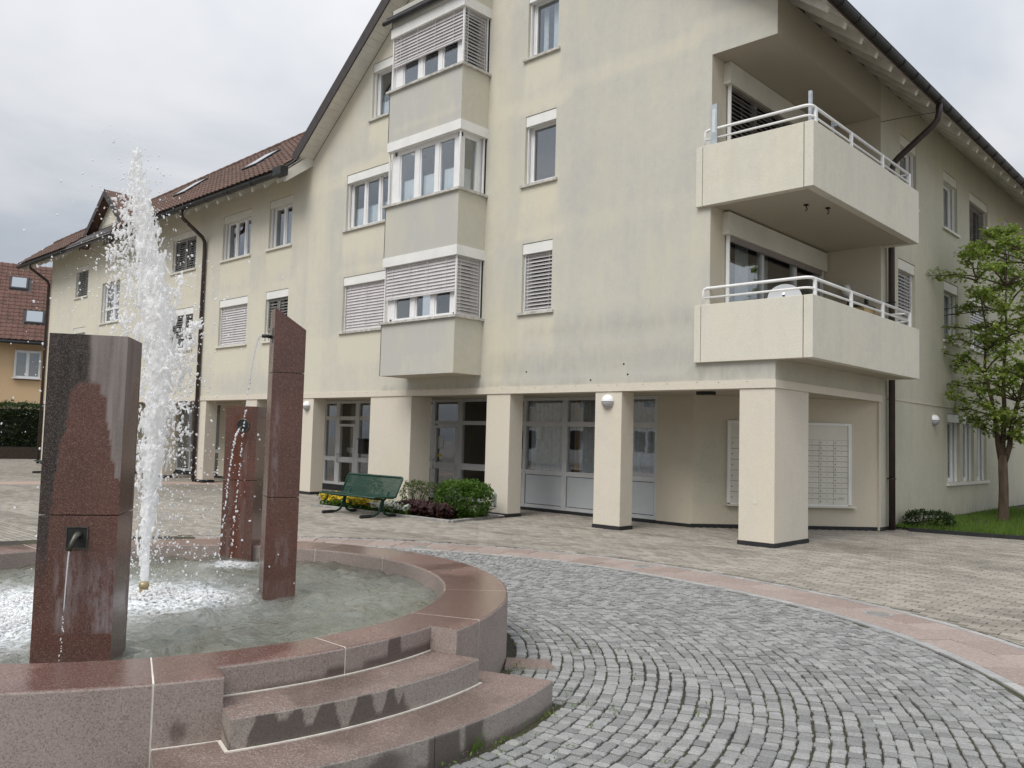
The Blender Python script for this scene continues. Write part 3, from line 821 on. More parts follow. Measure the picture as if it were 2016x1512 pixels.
def curtain(par, fr, u0_, u1_, n, z0, z1, mat='curtain', folds=9, amp=.018):
    mb = MB(); m = max(12, int((u1_-u0_)/.018)); ph = RND.random()*6
    for i in range(m+1):
        u = u0_+(u1_-u0_)*i/m; d = n-.03+amp*math.sin(i/m*folds*6.28+ph)+.4*amp*math.sin(i/m*folds*15+ph)
        zt_ = z1+.008*math.sin(i/m*folds*6.28*2+1)
        mb.v += [tuple(fr.p(u, d, z0)), tuple(fr.p(u, d*1.0, zt_)), tuple(fr.p(u, d-.004, z0)), tuple(fr.p(u, d-.004, zt_))]
    for i in range(m):
        a = i*4; mb.f += [(a, a+4, a+5, a+1), (a+2, a+3, a+7, a+6), (a+1, a+5, a+7, a+3)]
    return mb.build('curtain', mat, par, True)
def window(par, fr, u0_, u1_, z0, z1, panes=1, rec=.15, hb=.215, bl=None, tilt=-.35, bmat='blind_grey', curt=None, sill=True, boxm='box_white', sillm='sill_stone', cz=None, cmat='curtain', room=.7, fwm=.065, e=.25):
    zt_ = z1-hb*.62 if hb else z1
    f = MB(); n1_, n0_ = -rec, -rec-.07
    fw_ = fwm
    f.fbox(fr, u0_, u0_+fw_, n0_, n1_, z0, zt_); f.fbox(fr, u1_-fw_, u1_, n0_, n1_, z0, zt_)
    f.fbox(fr, u0_+fw_, u1_-fw_, n0_, n1_, z0, z0+fw_); f.fbox(fr, u0_+fw_, u1_-fw_, n0_, n1_, zt_-fw_*1.3, zt_)
    wi = (u1_-u0_-2*fw_); mw = .085; pw = (wi-mw*(panes-1))/panes; cells = []
    for k in range(panes):
        a = u0_+fw_+k*(pw+mw); cells.append((a, a+pw))
        if k < panes-1: f.fbox(fr, a+pw, a+pw+mw, n0_, n1_+.008, z0+fw_, zt_-fw_*1.3)
        s = .036; zz0, zz1 = z0+fw_, zt_-fw_*1.3
        for q in ((a, a+s, zz0, zz1), (a+pw-s, a+pw, zz0, zz1), (a+s, a+pw-s, zz0, zz0+s), (a+s, a+pw-s, zz1-s, zz1)): f.fbox(fr, q[0], q[1], n0_+.012, n1_-.018, q[2], q[3])
    w = f.build('window', 'frame_white', par)
    for a, c in cells:
        g = MB(); g.fbox(fr, a+.036, c-.036, n0_+.03, n0_+.036, z0+fw_+.036, zt_-fw_*1.3-.036); g.build('pane', 'glass', w)
    # dark room behind the glass
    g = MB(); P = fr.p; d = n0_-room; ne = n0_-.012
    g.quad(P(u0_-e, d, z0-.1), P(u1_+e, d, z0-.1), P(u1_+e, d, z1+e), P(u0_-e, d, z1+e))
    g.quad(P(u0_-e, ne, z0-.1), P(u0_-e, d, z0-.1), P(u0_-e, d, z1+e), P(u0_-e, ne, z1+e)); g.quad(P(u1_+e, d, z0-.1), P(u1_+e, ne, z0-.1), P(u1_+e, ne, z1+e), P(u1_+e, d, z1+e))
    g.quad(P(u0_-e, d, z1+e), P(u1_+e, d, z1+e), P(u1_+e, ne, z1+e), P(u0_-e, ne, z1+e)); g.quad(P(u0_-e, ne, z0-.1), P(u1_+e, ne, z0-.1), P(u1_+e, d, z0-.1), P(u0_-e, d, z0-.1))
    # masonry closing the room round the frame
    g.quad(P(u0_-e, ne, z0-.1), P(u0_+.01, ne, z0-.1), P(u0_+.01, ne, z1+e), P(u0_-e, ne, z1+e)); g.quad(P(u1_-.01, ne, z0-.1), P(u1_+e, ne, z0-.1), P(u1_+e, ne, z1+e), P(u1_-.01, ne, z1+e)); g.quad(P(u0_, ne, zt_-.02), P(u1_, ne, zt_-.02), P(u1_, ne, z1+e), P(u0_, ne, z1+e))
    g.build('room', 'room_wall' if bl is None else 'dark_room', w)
    if hb:
        g = MB(); g.fbox(fr, u0_+.006, u1_-.006, -rec+.012, -.012, z1-hb, z1-.012); g.build('blind_box', boxm, w)
    g = MB(); gz = z1-hb if hb else z1
    for a in (u0_+.006, u1_-.03): g.fbox(fr, a, a+.024, -rec+.035, -rec+.085, z0+.005, gz)
    g.split('guide_rail', 'frame_white', w)
    if sill:
        g = MB(); g.fbox(fr, u0_-.09, u1_+.07, -rec, .055, z0-.055, z0-.003); g.build('sill', sillm, w)
    if bl is not None:
        zb = (z1-hb)-(z1-hb-z0-.01)*bl; blind(w, fr, u0_+.03, u1_-.03, -rec+.06, z1-hb+.02, zb, tilt, bmat, cords=2 if u1_-u0_ < 1 else 3)
    if curt:
        for (a, c, lo, hi, cm) in curt: curtain(w, fr, u0_+(u1_-u0_)*a, u0_+(u1_-u0_)*c, n0_-.06, z0+(zt_-z0)*lo, z0+(zt_-z0)*hi, cm, folds=max(3, int((c-a)*(u1_-u0_)*13)))
    return w
# ---- openings of the front
WIN = {
 'A1': (-11.52, -10.72, 4.135, 5.545), 'A2': (-11.52, -10.70, 6.765, 8.195), 'A3': (-11.52, -10.70, 9.42, 10.83),
 'B1': (-17.68, -15.90, 4.155, 5.545), 'B2': (-17.69, -15.90, 6.765, 8.185), 'B3': (-16.76, -15.55, 9.42, 10.84),
 'W2a': (-21.39, -20.21, 6.765, 8.16), 'W2b': (-24.05, -22.40, 6.765, 8.14), 'W2c': (-27.43, -25.80, 6.765, 8.06),
 'W1a': (-21.39, -20.23, 4.135, 5.545), 'W1b': (-24.07, -22.40, 4.135, 5.545), 'W1c': (-27.40, -25.77, 4.165, 5.52),
 'G1': (-33.30, -31.65, 5.52, 7.05), 'G2': (-33.5, -31.9, 8.52, 9.3), 'F2': (-36.05, -34.78, 6.75, 8.0), 'F1': (-36.05, -34.78, 4.15, 5.52)}
LOG = (-7.22, XS, 2.95, 8.23, 0)
BAYW = [(-15.02, -12.63, 4.10, 5.55, 0)]
def grime_front(x, z):
    if x < -19.5: g = .18+.45*sm(3.6, 2.9, z)*sm(-26, -24, x)+(.35 if -24.6 < x < -19.8 and 5.6 < z < 6.6 else 0)
    else:
        g = .62
        g -= .65*sm(.9, .1, rake(x)-z) if x < RIDX else 0
        g -= .55*sm(-19.6, -19.2, x)*sm(-18.3, -18.9, x)
        if -12.62 < x < -11.7: g -= .42*sm(-11.75, -12.3, x)
        if x > -10.4: g += .10
        if 3.3 < z < 4.0 and -11.6 < x < -7.3: g += .22
        if 2.75 < z < 3.2 and x > -12: g += .28
        if abs(z-5.75) < .12 and x > -12: g -= .25
        if abs(z-8.45-.05*(x+12)) < .16: g -= .45
        if x < -15.2 and z < 4.0: g -= .25
    for k, (a, c, lo, hi) in WIN.items():
        if a-.1 < x < c+.1 and lo-1.05 < z < lo: g -= .75*sm(lo-1.1, lo-.35, z)
        if a-.25 < x < c+.25 and hi < z < hi+.28: g -= .45
        if x < a and x > a-.55 and lo < z < hi-.3 and x > -19.5: g += .25
    if z < 2.66: g = -.35
    return g
def dirt_front(x, z):
    d = 0.
    if 2.56 < z < 2.80 and x > -16: d = .34*sm(2.84, 2.66, z)*(.4+.9*max(0, nz(x*.9, 2.)+.35))
    if x > -7.6 and 2.7 < z < 2.95: d = .32
    if 3.45 < z < 3.95 and -11.5 < x < -7.3: d = max(d, .17*sm(.25, .0, abs(z-3.72)))
    if 2.85 < z < 3.3 and -12.4 < x < -7.4: d = max(d, .14)
    return d
ops = list(WIN.values())+[LOG, (-15.0, -12.65, 2.95, 10.8, 0)]
ops[-1] = (-15.0, -12.65, 3.0, 11.0, 0)
wall_grid('front_wall', 'plaster', bld, FRT, -38.9, XS, 2.52, 14.6, ops, .16, ztop, grime_front, dirt_front)
# ledge strip over the arcade
mb = MB(); mb.fbox(FRT, -38.9, XS-.002, -.35, .018, 2.500, 2.632); mb.fbox(SID, YF-.018, 17.0, -.0015, .018, 2.498, 2.630); mb.split('arcade_ledge', 'plaster_clean', bld)
# windows of the front
CUR = [(.02, .98, .02, .46, 'curtain')]
window(bld, FRT, *WIN['A1'], bl=1., tilt=-.72)
window(bld, FRT, *WIN['A2'])
window(bld, FRT, *WIN['A3'], curt=[(.55, .75, .0, 1., 'curtain'), (.2, .35, .0, .9, 'curtain_grey')])
window(bld, FRT, *WIN['B1'], panes=3, bl=1., tilt=-.28)
window(bld, FRT, *WIN['B2'], panes=3, curt=CUR)
window(bld, FRT, *WIN['B3'], panes=2, curt=[(.02, .98, .02, .4, 'curtain')])
window(bld, FRT, *WIN['W2a'], panes=2, curt=[(.25, .98, .02, .75, 'curtain')], boxm='box_cream', sillm='box_cream')
window(bld, FRT, *WIN['W2b'], panes=3, curt=[(.62, .98, .02, .95, 'curtain_grey')], boxm='box_cream', sillm='box_cream')
window(bld, FRT, *WIN['W1b'], panes=3, bl=1., tilt=-.30, sillm='box_cream')
def shutters(key, low):
    a, c, lo, hi = WIN[key]
    w = window(bld, FRT, a, c, lo, hi, panes=2, boxm='box_cream' if low == 0 else 'box_white', sillm='box_cream')
    zb = lo+(hi-lo)*low; m = (a+c)/2
    for p_, q in ((a+.03, m-.01), (m+.01, c-.03)):
        mb = MB(); n0_, n1_ = -.11, -.075
        for r in ((p_, p_+.06, zb, hi-.22), (q-.06, q, zb, hi-.22), (p_+.06, q-.06, zb, zb+.07), (p_+.06, q-.06, hi-.29, hi-.22)): mb.fbox(FRT, r[0], r[1], n0_, n1_, r[2], r[3])
        lf = mb.build('shutter_leaf', 'shutter_grey', w)
        me = slat_mesh(q-p_-.10, .062, 'shutter_grey'); z = zb+.11
        while z < hi-.31:
            o = link('slat', me, w, None, frmat(FRT, (p_+q)/2, -.092, z, -.75)); z += .078
shutters('W2c', 0.); shutters('W1c', .28); shutters('W1a', .22)
window(bld, FRT, *WIN['G1'], panes=2, boxm='box_cream', sillm='box_cream', hb=0)
mb = MB(); mb.fbox(FRT, -33.24, -31.71, -.215, -.14, 6.02, 6.1); mb.build('window_transom', 'frame_white', bld)
window(bld, FRT, *WIN['G2'], panes=2, boxm='box_cream', sillm='box_cream')
window(bld, FRT, *WIN['F2'], panes=2, bl=1., tilt=-.6, bmat='shutter_grey', boxm='box_cream', sillm='box_cream')
window(bld, FRT, *WIN['F1'], panes=2, boxm='box_cream', sillm='box_cream')
# ---- oriel bay
BX0, BX1, BY = -15.04, -12.62, 11.65
BF = Fr((0, BY), (1, 0)); BR = Fr((BX1, 0), (0, 1)); BL = Fr((BX0, 0), (0, -1))
def gbay(x, z):
    g = 1.25
    if 8.42 < z < 8.55 and -14.9 < x < -12.7: g -= .8*sm(.06, .0, abs(z-8.48+.0*(x)))
    if 2.95 < z < 3.3 and -14.3 < x < -13: g -= .35
    return g
def gbayr(y, z): return .42 if z < 8 else .25
for zz in ((2.90, 4.06), (5.545, 6.71), (8.19, 9.37), (10.84, 11.3)):
    wall_grid('bay_parapet', 'plaster', bld, BF, BX0, BX1, zz[0], zz[1], [], .14, None, gbay)
    wall_grid('bay_parapet', 'plaster', bld, BR, BY, YF, zz[0], zz[1], [], .14, None, gbayr)
    mb = MB(); mb.fbox(BL, -YF, -BY, -.02, 0, zz[0], zz[1]); mb.quad((BX0, BY, zz[0]), (BX0, YF, zz[0]), (BX1, YF, zz[0]), (BX1, BY, zz[0])); mb.quad((BX0, BY, zz[1]), (BX1, BY, zz[1]), (BX1, YF, zz[1]), (BX0, YF, zz[1]))
    mb.split('bay_underside', 'plaster_clean', bld)
def bay(zs, zh, bl, side_bl, curt):
    # zs sill top, zh header top
    z0, zb = zs, zh-.215
    mb = MB(); mb.fbox(BF, BX0-.07, BX1+.06, -.10, .06, zs-.05, zs); mb.fbox(BR, BY+.10, YF+.02, -.10, .06, zs-.05, zs); sl = mb.build('bay_sill', 'sill_stone', bld)
    mb = MB(); mb.fbox(BF, BX0-.005, BX1+.012, -.20, .012, zb, zh-.008); mb.fbox(BR, BY+.20, YF+.06, -.20, .012, zb, zh-.008); mb.build('bay_blind_box', 'box_white', bld)
    f = MB(); n1_, n0_ = -.13, -.20; zt_ = zh-.15
    edges = [BX0+.04, BX0+.85, BX0+1.54, BX1-.14]
    pans = [(-14.74, -14.21), (-14.05, -13.54), (-13.41, -12.92)]
    f.fbox(BF, BX0+.05, BX1-.13, n0_, n1_, z0, z0+.08); f.fbox(BF, BX0+.05, BX1-.13, n0_, n1_, zb-.09, zt_)
    us = [BX0+.05]+[q for p_ in pans for q in p_]+[BX1-.13]
    for k in range(0, len(us), 2): f.fbox(BF, us[k], us[k+1], n0_, n1_+.004, z0+.08, zb-.09)
    for a, c in pans:
        for q in ((a, a+.035, z0+.08, zb-.09), (c-.035, c, z0+.08, zb-.09)): f.fbox(BF, q[0], q[1], n0_+.01, n1_-.02, q[2], q[3])
    f.fbox(BR, BY+.13, YF, n0_, n1_, z0, z0+.08); f.fbox(BR, BY+.13, YF, n0_, n1_, zb-.09, zt_)
    for a, c in ((BY+.13, BY+.255), (YF-.20, YF)): f.fbox(BR, a, c, n0_, n1_+.004, z0+.08, zb-.09)
    f.fbox(BL, -YF, -BY-.13, n0_, n1_, z0, zt_)
    w = f.build('bay_window', 'frame_white', bld)
    for a, c in pans:
        g = MB(); g.fbox(BF, a+.03, c-.03, n0_+.03, n0_+.036, z0+.075, zb-.085); g.build('pane', 'glass', w)
    g = MB(); g.fbox(BR, BY+.255, YF-.20, n0_+.03, n0_+.036, z0+.075, zb-.085); g.build('pane', 'glass', w)
    g = MB(); g.quad((BX0+.06, YF+.6, z0-.3), (BX1-.1, YF+.6, z0-.3), (BX1-.1, YF+.6, zh+.3), (BX0+.06, YF+.6, zh+.3)); g.quad((BX0+.06, BY+.25, z0-.02), (BX1-.2, BY+.25, z0-.02), (BX1-.2, YF+.6, z0-.02), (BX0+.06, YF+.6, z0-.02)); g.quad((BX0+.06, BY+.25, zh), (BX1-.2, BY+.25, zh), (BX1-.2, YF+.6, zh), (BX0+.06, YF+.6, zh))
    g.quad((BX1-.1, YF+.02, z0-.3), (BX1-.1, YF+.6, z0-.3), (BX1-.1, YF+.6, zh+.3), (BX1-.1, YF+.02, zh+.3)); g.build('room', 'room_wall', w)
    g = MB()
    for u in (BX0+.012, BX1-.075): g.fbox(BF, u, u+.025, -.085, -.045, z0, zb)
    for u in (BY+.05, YF-.06): g.fbox(BR, u, u+.025, -.085, -.045, z0, zb)
    g.split('guide_rail', 'frame_white', w)
    if bl: blind(w, BF, BX0+.03, BX1-.075, -.065, zb+.02, zb-(zb-z0)*bl, -.30, 'blind_grey', cords=4)
    if side_bl: blind(w, BR, BY+.07, YF-.06, -.065, zb+.02, z0+.02, side_bl, 'blind_grey', cords=2)
    if curt:
        for a, c in pans: curtain(w, BF, a, c, n0_-.05, z0+.08, z0+.58, 'curtain', 7)
        curtain(w, BR, BY+.25, YF-.2, n0_-.05, z0+.08, z0+.56, 'curtain', 5)
bay(4.095, 5.56, .60, -.62, False); bay(6.75, 8.205, None, None, True); bay(9.40, 10.86, .55, -.62, False)
# small roof over the bay with its dark gutter
mb = MB(); mb.extr([(BX0-.08, BY-.10, 11.04), (BX0-.08, YF, 11.62), (BX0-.08, YF, 11.70), (BX0-.08, BY-.10, 11.12)], (BX1-BX0+.16, 0, 0)); mb.build('bay_roof', 'board_brown', bld)
mb = MB(); mb.tube([(BX0-.15, BY-.13, 10.995), (BX1+.12, BY-.13, 10.97)], .052, 12); mb.build('bay_gutter', 'gutter_dark', bld, True)
# ---- columns of the arcade
for (a, c, d) in ((-6.655, XS-.004, 1.24), (-9.585, -8.985, .385), (-12.43, -11.76, .40), (-16.38, -14.86, .62), (-19.33, -18.80, .385), (-22.22, -21.63, .385), (-25.07, -24.62, .385), (-27.95, -27.4, .385), (-30.8, -30.3, .385), (-33.7, -33.2, .385), (-36.6, -36.0, .385), (-38.88, -38.3, .5)):
    mb = MB(); mb.box(a, c, YF+.004, YF+d, .065, 2.499); cc = mb.build('column', 'plaster_clean', bld, bevel=.008)
    mb = MB(); mb.box(a-.012, c+.012, YF-.010, YF+d+.01, -.02, .062); mb.build('column_base', 'base_black', cc)
# ---- arcade back wall and shopfronts
YB = 14.2; SHP = Fr((0, YB), (1, 0))
shops = [(-13.25, -9.37), (-16.42, -14.10), (-20.85, -18.65), (-24.0, -22.0), (-30.2, -27.0)]
mb = MB(); xs = sorted([-38.9, -8.55]+[q for s in shops for q in s])
for a, c in zip(xs[::2], xs[1::2]): mb.box(a, c, YB, YB+.2, .05, 2.52)
mb.split('arcade_wall', 'plaster_back', bld)
mb = MB()
for a, c in zip(xs[::2], xs[1::2]): mb.box(a, c, YB-.012, YB+.1, -.02, .055)
mb.split('arcade_plinth', 'base_black', bld)
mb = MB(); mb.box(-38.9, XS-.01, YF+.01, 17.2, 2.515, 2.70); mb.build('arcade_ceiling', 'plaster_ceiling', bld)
# diagonal wall with the letterboxes
DA, DB = Vector((-8.55, 14.2)), Vector((XS-.002, 16.95)); DG = Fr((DA.x, DA.y), DB-DA); DL = (DB-DA).length
mb = MB(); mb.fbox(DG, 0, DL, -.2, 0, .06, 2.52); mb.build('diagonal_wall', 'plaster_back', bld)
mb = MB(); mb.fbox(DG, -.02, DL+.01, -.2, .012, -.02, .065); mb.split('arcade_plinth', 'base_black', bld)
mb = MB(); mb.box(-6.4, XS-.0015, 16.9, 17.2, 0, 2.497); mb.build('wall_end', 'plaster_back', bld)
mb = MB(); mb.fbox(DG, .01, .655, 0, .0022, .45, 2.03); mb.build('unpainted_patch', 'plaster_side', bld)
def shopfront(x0, x1, mull, rails, door=None, panel=True, zb=.06, ztp=2.515, cells=None):
    f = MB(); n0_, n1_ = -.12, -.03; w = .075
    f.fbox(SHP, x0, x0+w, n0_, n1_, zb, ztp); f.fbox(SHP, x1-w, x1, n0_, n1_, zb, ztp)
    ms = sorted([x0+w]+[q for m in mull for q in m]+[x1-w])
    for m in mull: f.fbox(SHP, m[0], m[1], n0_, n1_+.01, zb, ztp)
    zr = [(zb, zb+.075)]+rails+[(ztp-.06, ztp)]
    for a, c in zip(ms[::2], ms[1::2]):
        for z0, z1 in zr: f.fbox(SHP, a, c, n0_, n1_, z0, z1)
    sh = f.build('shopfront', 'frame_grey', bld)
    for i, (a, c) in enumerate(zip(ms[::2], ms[1::2])):
        for j in range(len(zr)-1):
            z0, z1 = zr[j][1], zr[j+1][0]
            g = MB()
            if j == 0 and panel:
                g.fbox(SHP, a+.014, c-.014, n0_+.03, n1_-.014, z0+.014, z1-.014); g.build('panel', 'panel_grey', sh)
                g = MB(); g.fbox(SHP, a, c, n0_+.01, n0_+.03, z0, z1); g.build('panel_gasket', 'black', sh)
            else:
                g.fbox(SHP, a, c, n0_+.04, n0_+.048, z0, z1); g.build('pane', 'glass_shop', sh)
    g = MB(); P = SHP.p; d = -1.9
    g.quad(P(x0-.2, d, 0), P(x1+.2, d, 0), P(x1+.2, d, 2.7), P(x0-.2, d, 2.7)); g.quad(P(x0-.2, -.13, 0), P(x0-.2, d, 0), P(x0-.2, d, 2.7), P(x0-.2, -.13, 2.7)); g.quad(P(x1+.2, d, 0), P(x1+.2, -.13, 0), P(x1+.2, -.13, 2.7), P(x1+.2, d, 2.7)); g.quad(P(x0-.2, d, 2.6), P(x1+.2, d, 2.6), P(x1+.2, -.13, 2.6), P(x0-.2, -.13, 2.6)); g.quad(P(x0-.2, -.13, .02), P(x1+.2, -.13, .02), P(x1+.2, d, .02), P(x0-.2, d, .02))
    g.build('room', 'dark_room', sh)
    g = MB(); g.fbox(SHP, x0, x1, -.13, -.01, -.02, zb); g.build('threshold', 'base_black', sh)
    return sh, ms, zr
R1 = [(.80, .90), (1.88, 1.985)]
s3, ms, zr = shopfront(-13.25, -9.37, [(-12.99, -12.91), (-11.83, -11.70), (-10.58, -10.46)], R1)
for a, c, cm in ((-12.9, -11.9, 'curtain_grey'), (-11.5, -10.6, 'curtain_grey'), (-10.4, -9.5, 'curtain_grey'), (-11.68, -11.52, 'curtain_amber')): curtain(s3, SHP, a, c, -.22, .5, 2.5, cm, folds=max(2, int((c-a)*8)), amp=.03)
mb = MB(); mb.fbox(SHP, -12.66, -12.54, -.118, -.114, 1.60, 1.86); mb.fbox(SHP, -12.52, -12.42, -.118, -.114, 1.38, 1.54); mb.split('notice', 'paper', s3)
def doorleaf(sh, a, c, hside):
    d = MB(); n0_, n1_ = -.10, -.012
    for q in ((a, a+.07, .10, 1.87), (c-.07, c, .10, 1.87), (a+.07, c-.07, .10, .19), (a+.07, c-.07, .79, .93), (a+.07, c-.07, 1.80, 1.87)): d.fbox(SHP, q[0], q[1], n0_, n1_, q[2], q[3])
    dd = d.build('door', 'frame_grey', sh)
    hx = a+.035 if hside < 0 else c-.035
    h = MB(); h.tube([SHP.p(hx, -.012, 1.02), SHP.p(hx, .05, 1.01), SHP.p(hx+.03*hside*-1, .06, .95), SHP.p(hx+.03*-hside, .06, .85), SHP.p(hx, .05, .80), SHP.p(hx, -.012, .79)], .012, 8); h.build('door_handle', 'metal_grey', sh, True)
s2, ms, zr = shopfront(-16.42, -14.10, [(-16.13, -16.02), (-15.19, -15.03)], [(.80, .95), (1.89, 1.985)], panel=False)
doorleaf(s2, -16.02, -15.19, -1)
mb = MB(); mb.fbox(SHP, -15.93, -15.74, -.072, -.068, 1.28, 1.60); mb.split('notice', 'paper', s2)
mb = MB(); mb.fbox(SHP, -15.95, -15.82, -.072, -.068, 1.08, 1.16); mb.fbox(SHP, -15.36, -15.28, -.072, -.068, 1.08, 1.16); mb.split('sticker', 'yellow_sign', s2)
s1, ms, zr = shopfront(-20.85, -18.65, [(-20.28, -20.12), (-19.36, -19.19)], [(.82, .94), (1.98, 2.09)], panel=False, zb=.15)
doorleaf(s1, -20.12, -19.36, -1)
mb = MB(); mb.tube([SHP.p(-20.55, -.35, 1.75), SHP.p(-20.5, -.35, 1.5), SHP.p(-20.6, -.35, 1.38)], [.05, .07, .03], 8); mb.build('wreath', 'red_stuff', s1)
mb = MB(); mb.fbox(SHP, -20.1, -19.4, -.5, -.3, 1.06, 1.2); mb.build('display_shelf', 'paper', s1)
shopfront(-24.0, -22.0, [(-23.62, -23.5), (-22.75, -22.6)], [(.82, .94), (1.98, 2.09)], panel=False, zb=.12)
shopfront(-30.2, -27.0, [(-29.2, -29.1), (-28.1, -28.0)], [(.82, .94)], panel=False, zb=.12)
# grey letter tray and bracket on columns
# ---- side wall
SWIN = {'S1': (18.10, 19.12, 6.80, 8.21), 'S2': (21.02, 22.1, 6.80, 8.17), 'S3': (23.12, 24.8, 6.80, 8.15), 'S4': (26.5, 27.6, 6.8, 8.15), 'R1': (17.97, 19.02, 4.15, 5.545), 'R2': (21.0, 22.1, 4.15, 5.545), 'R3': (23.1, 24.8, 4.15, 5.545), 'T1': (21.20, 22.16, .83, 2.45), 'T2': (22.44, 23.36, .83, 2.45), 'T3': (23.64, 24.5, .83, 2.45)}
def gside(y, z):
    g = .35
    if z < 2.5: g = .55-.25*sm(0, 1.2, z)
    for k, (a, c, lo, hi) in SWIN.items():
        if a-.1 < y < c+.1 and lo-1. < z < lo: g -= .3
    if y < 18.6 and z < 6: g += .2*sm(18.6, 17.6, y)
    return g
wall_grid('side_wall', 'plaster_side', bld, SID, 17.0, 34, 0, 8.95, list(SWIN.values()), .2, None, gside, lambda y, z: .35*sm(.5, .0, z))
mb = MB(); mb.fbox(SID, 17.0, 34, -.01, .014, 2.575, 2.60); mb.build('string_course', 'plaster_back', bld)
mb = MB(); mb.fbox(SID, 17.0, 34, -.01, .012, -.02, .06); mb.build('side_plinth', 'base_black', bld)
wall_grid('side_lintel', 'plaster_ceiling', bld, SID, YF, 17.0, 8.23, 8.95, [], .3, None, lambda y, z: .55)
wall_grid('side_lintel', 'plaster_side', bld, SID, YF, 17.0, 2.52, 2.97, [], .3, None, lambda y, z: .75)
wsm = dict(boxm='box_cream', sillm='box_cream')
window(bld, SID, *SWIN['S1'], panes=1, **wsm); window(bld, SID, *SWIN['S2'], panes=1, **wsm)
window(bld, SID, *SWIN['S3'], panes=2, bl=1., tilt=-.75, bmat='blind_dark', **wsm); window(bld, SID, *SWIN['S4'], panes=1, **wsm)
window(bld, SID, *SWIN['R1'], panes=1, bl=1., tilt=-.72, **wsm); window(bld, SID, *SWIN['R2'], panes=1, **wsm); window(bld, SID, *SWIN['R3'], panes=2, bl=.6, **wsm)
for k in ('T1', 'T2', 'T3'): window(bld, SID, *SWIN[k], panes=1, hb=.2, sill=False, boxm='box_white', curt=[(.02, .98, .0, 1., 'curtain_grey')])
mb = MB(); mb.fbox(SID, 21.12, 24.62, -.15, .05, .765, .825); mb.build('window_sill', 'box_cream', bld)
# ---- corner loggias
LGW = Fr((-7.22, 0), (0, 1)); LGB = Fr((0, 17.0), (1, 0))
lops = [(12.95, 16.85, 3.05, 5.42), (12.95, 15.95, 5.70, 8.08)]
wall_grid('loggia_wall', 'plaster_back', bld, LGW, YF, 17.0, 2.95, 8.25, lops, .5, rev=.12)
wall_grid('loggia_wall', 'plaster_back', bld, LGB, -7.22, XS, 2.95, 8.25, [], .5)
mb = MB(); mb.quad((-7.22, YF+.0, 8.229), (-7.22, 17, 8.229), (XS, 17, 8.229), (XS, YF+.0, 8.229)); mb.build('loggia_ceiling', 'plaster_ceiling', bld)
def patio(u0_, u1_, z0, z1, bl):
    mb = MB(); mb.fbox(LGW, u0_-.10, u1_+.10, 0, .125, z1-.24, z1+.02+(.125 if bl is None else .12)); mb.build('patio_blind_box', 'box_cream', bld)
    f = MB(); n0_, n1_ = -.10, -.02; w = .09
    ms = [u0_, u0_+w, u0_+(u1_-u0_)*.37-.05, u0_+(u1_-u0_)*.37+.05, u0_+(u1_-u0_)*.72-.07, u0_+(u1_-u0_)*.72+.07, u1_-w, u1_]
    for a, c in zip(ms[::2], ms[1::2]): f.fbox(LGW, a, c, n0_, n1_, z0, z1)
    for a, c in zip(ms[1:-1:2], ms[2:-1:2]): f.fbox(LGW, a, c, n0_, n1_, z0, z0+.1); f.fbox(LGW, a, c, n0_, n1_, z1-.1, z1)
    wn = f.build('patio_door', 'frame_grey', bld)
    for a, c in zip(ms[1:-1:2], ms[2:-1:2]):
        g = MB(); g.fbox(LGW, a, c, n0_+.03, n0_+.038, z0+.1, z1-.1); g.build('pane', 'glass', wn)
    g = MB(); P = LGW.p; d = -1.6
    g.quad(P(u0_-.3, d, z0-.1), P(u1_+.3, d, z0-.1), P(u1_+.3, d, z1+.1), P(u0_-.3, d, z1+.1)); g.quad(P(u0_-.3, -.11, z0-.1), P(u0_-.3, d, z0-.1), P(u0_-.3, d, z1+.1), P(u0_-.3, -.11, z1+.1)); g.quad(P(u1_+.3, d, z0-.1), P(u1_+.3, -.11, z0-.1), P(u1_+.3, -.11, z1+.1), P(u1_+.3, d, z1+.1)); g.quad(P(u0_-.3, -.11, z0-.1), P(u1_+.3, -.11, z0-.1), P(u1_+.3, d, z0-.1), P(u0_-.3, d, z0-.1)); g.quad(P(u0_-.3, d, z1+.1), P(u1_+.3, d, z1+.1), P(u1_+.3, -.11, z1+.1), P(u0_-.3, -.11, z1+.1))
    g.build('room', 'dark_room', wn)
    g = MB()
    for u in (u0_+.0, u1_-.03): g.fbox(LGW, u, u+.03, .02, .08, z0, z1-.22)
    g.split('guide_rail', 'metal_white', wn)
    if bl is not None: blind(wn, LGW, u0_+.03, u1_-.03, .05, z1-.2, z0+.05, -.75, 'blind_dark', pitch=.076, cords=3)
    else:
        g = MB(); g.fbox(LGW, u0_+.04, u1_-.04, .02, .07, z1-.33, z1-.24); g.build('raised_blind', 'blind_dark', wn)
        curtain(wn, LGW, u0_+.75, u0_+1.2, -.16, z0, z1-.1, 'curtain_grey', 3); curtain(wn, LGW, u0_+1.55, u0_+1.95, -.16, z0, z1-.1, 'curtain_grey', 3)
patio(12.95, 16.85, 3.05, 5.43, None); patio(12.95, 15.95, 5.70, 8.08, 1.)
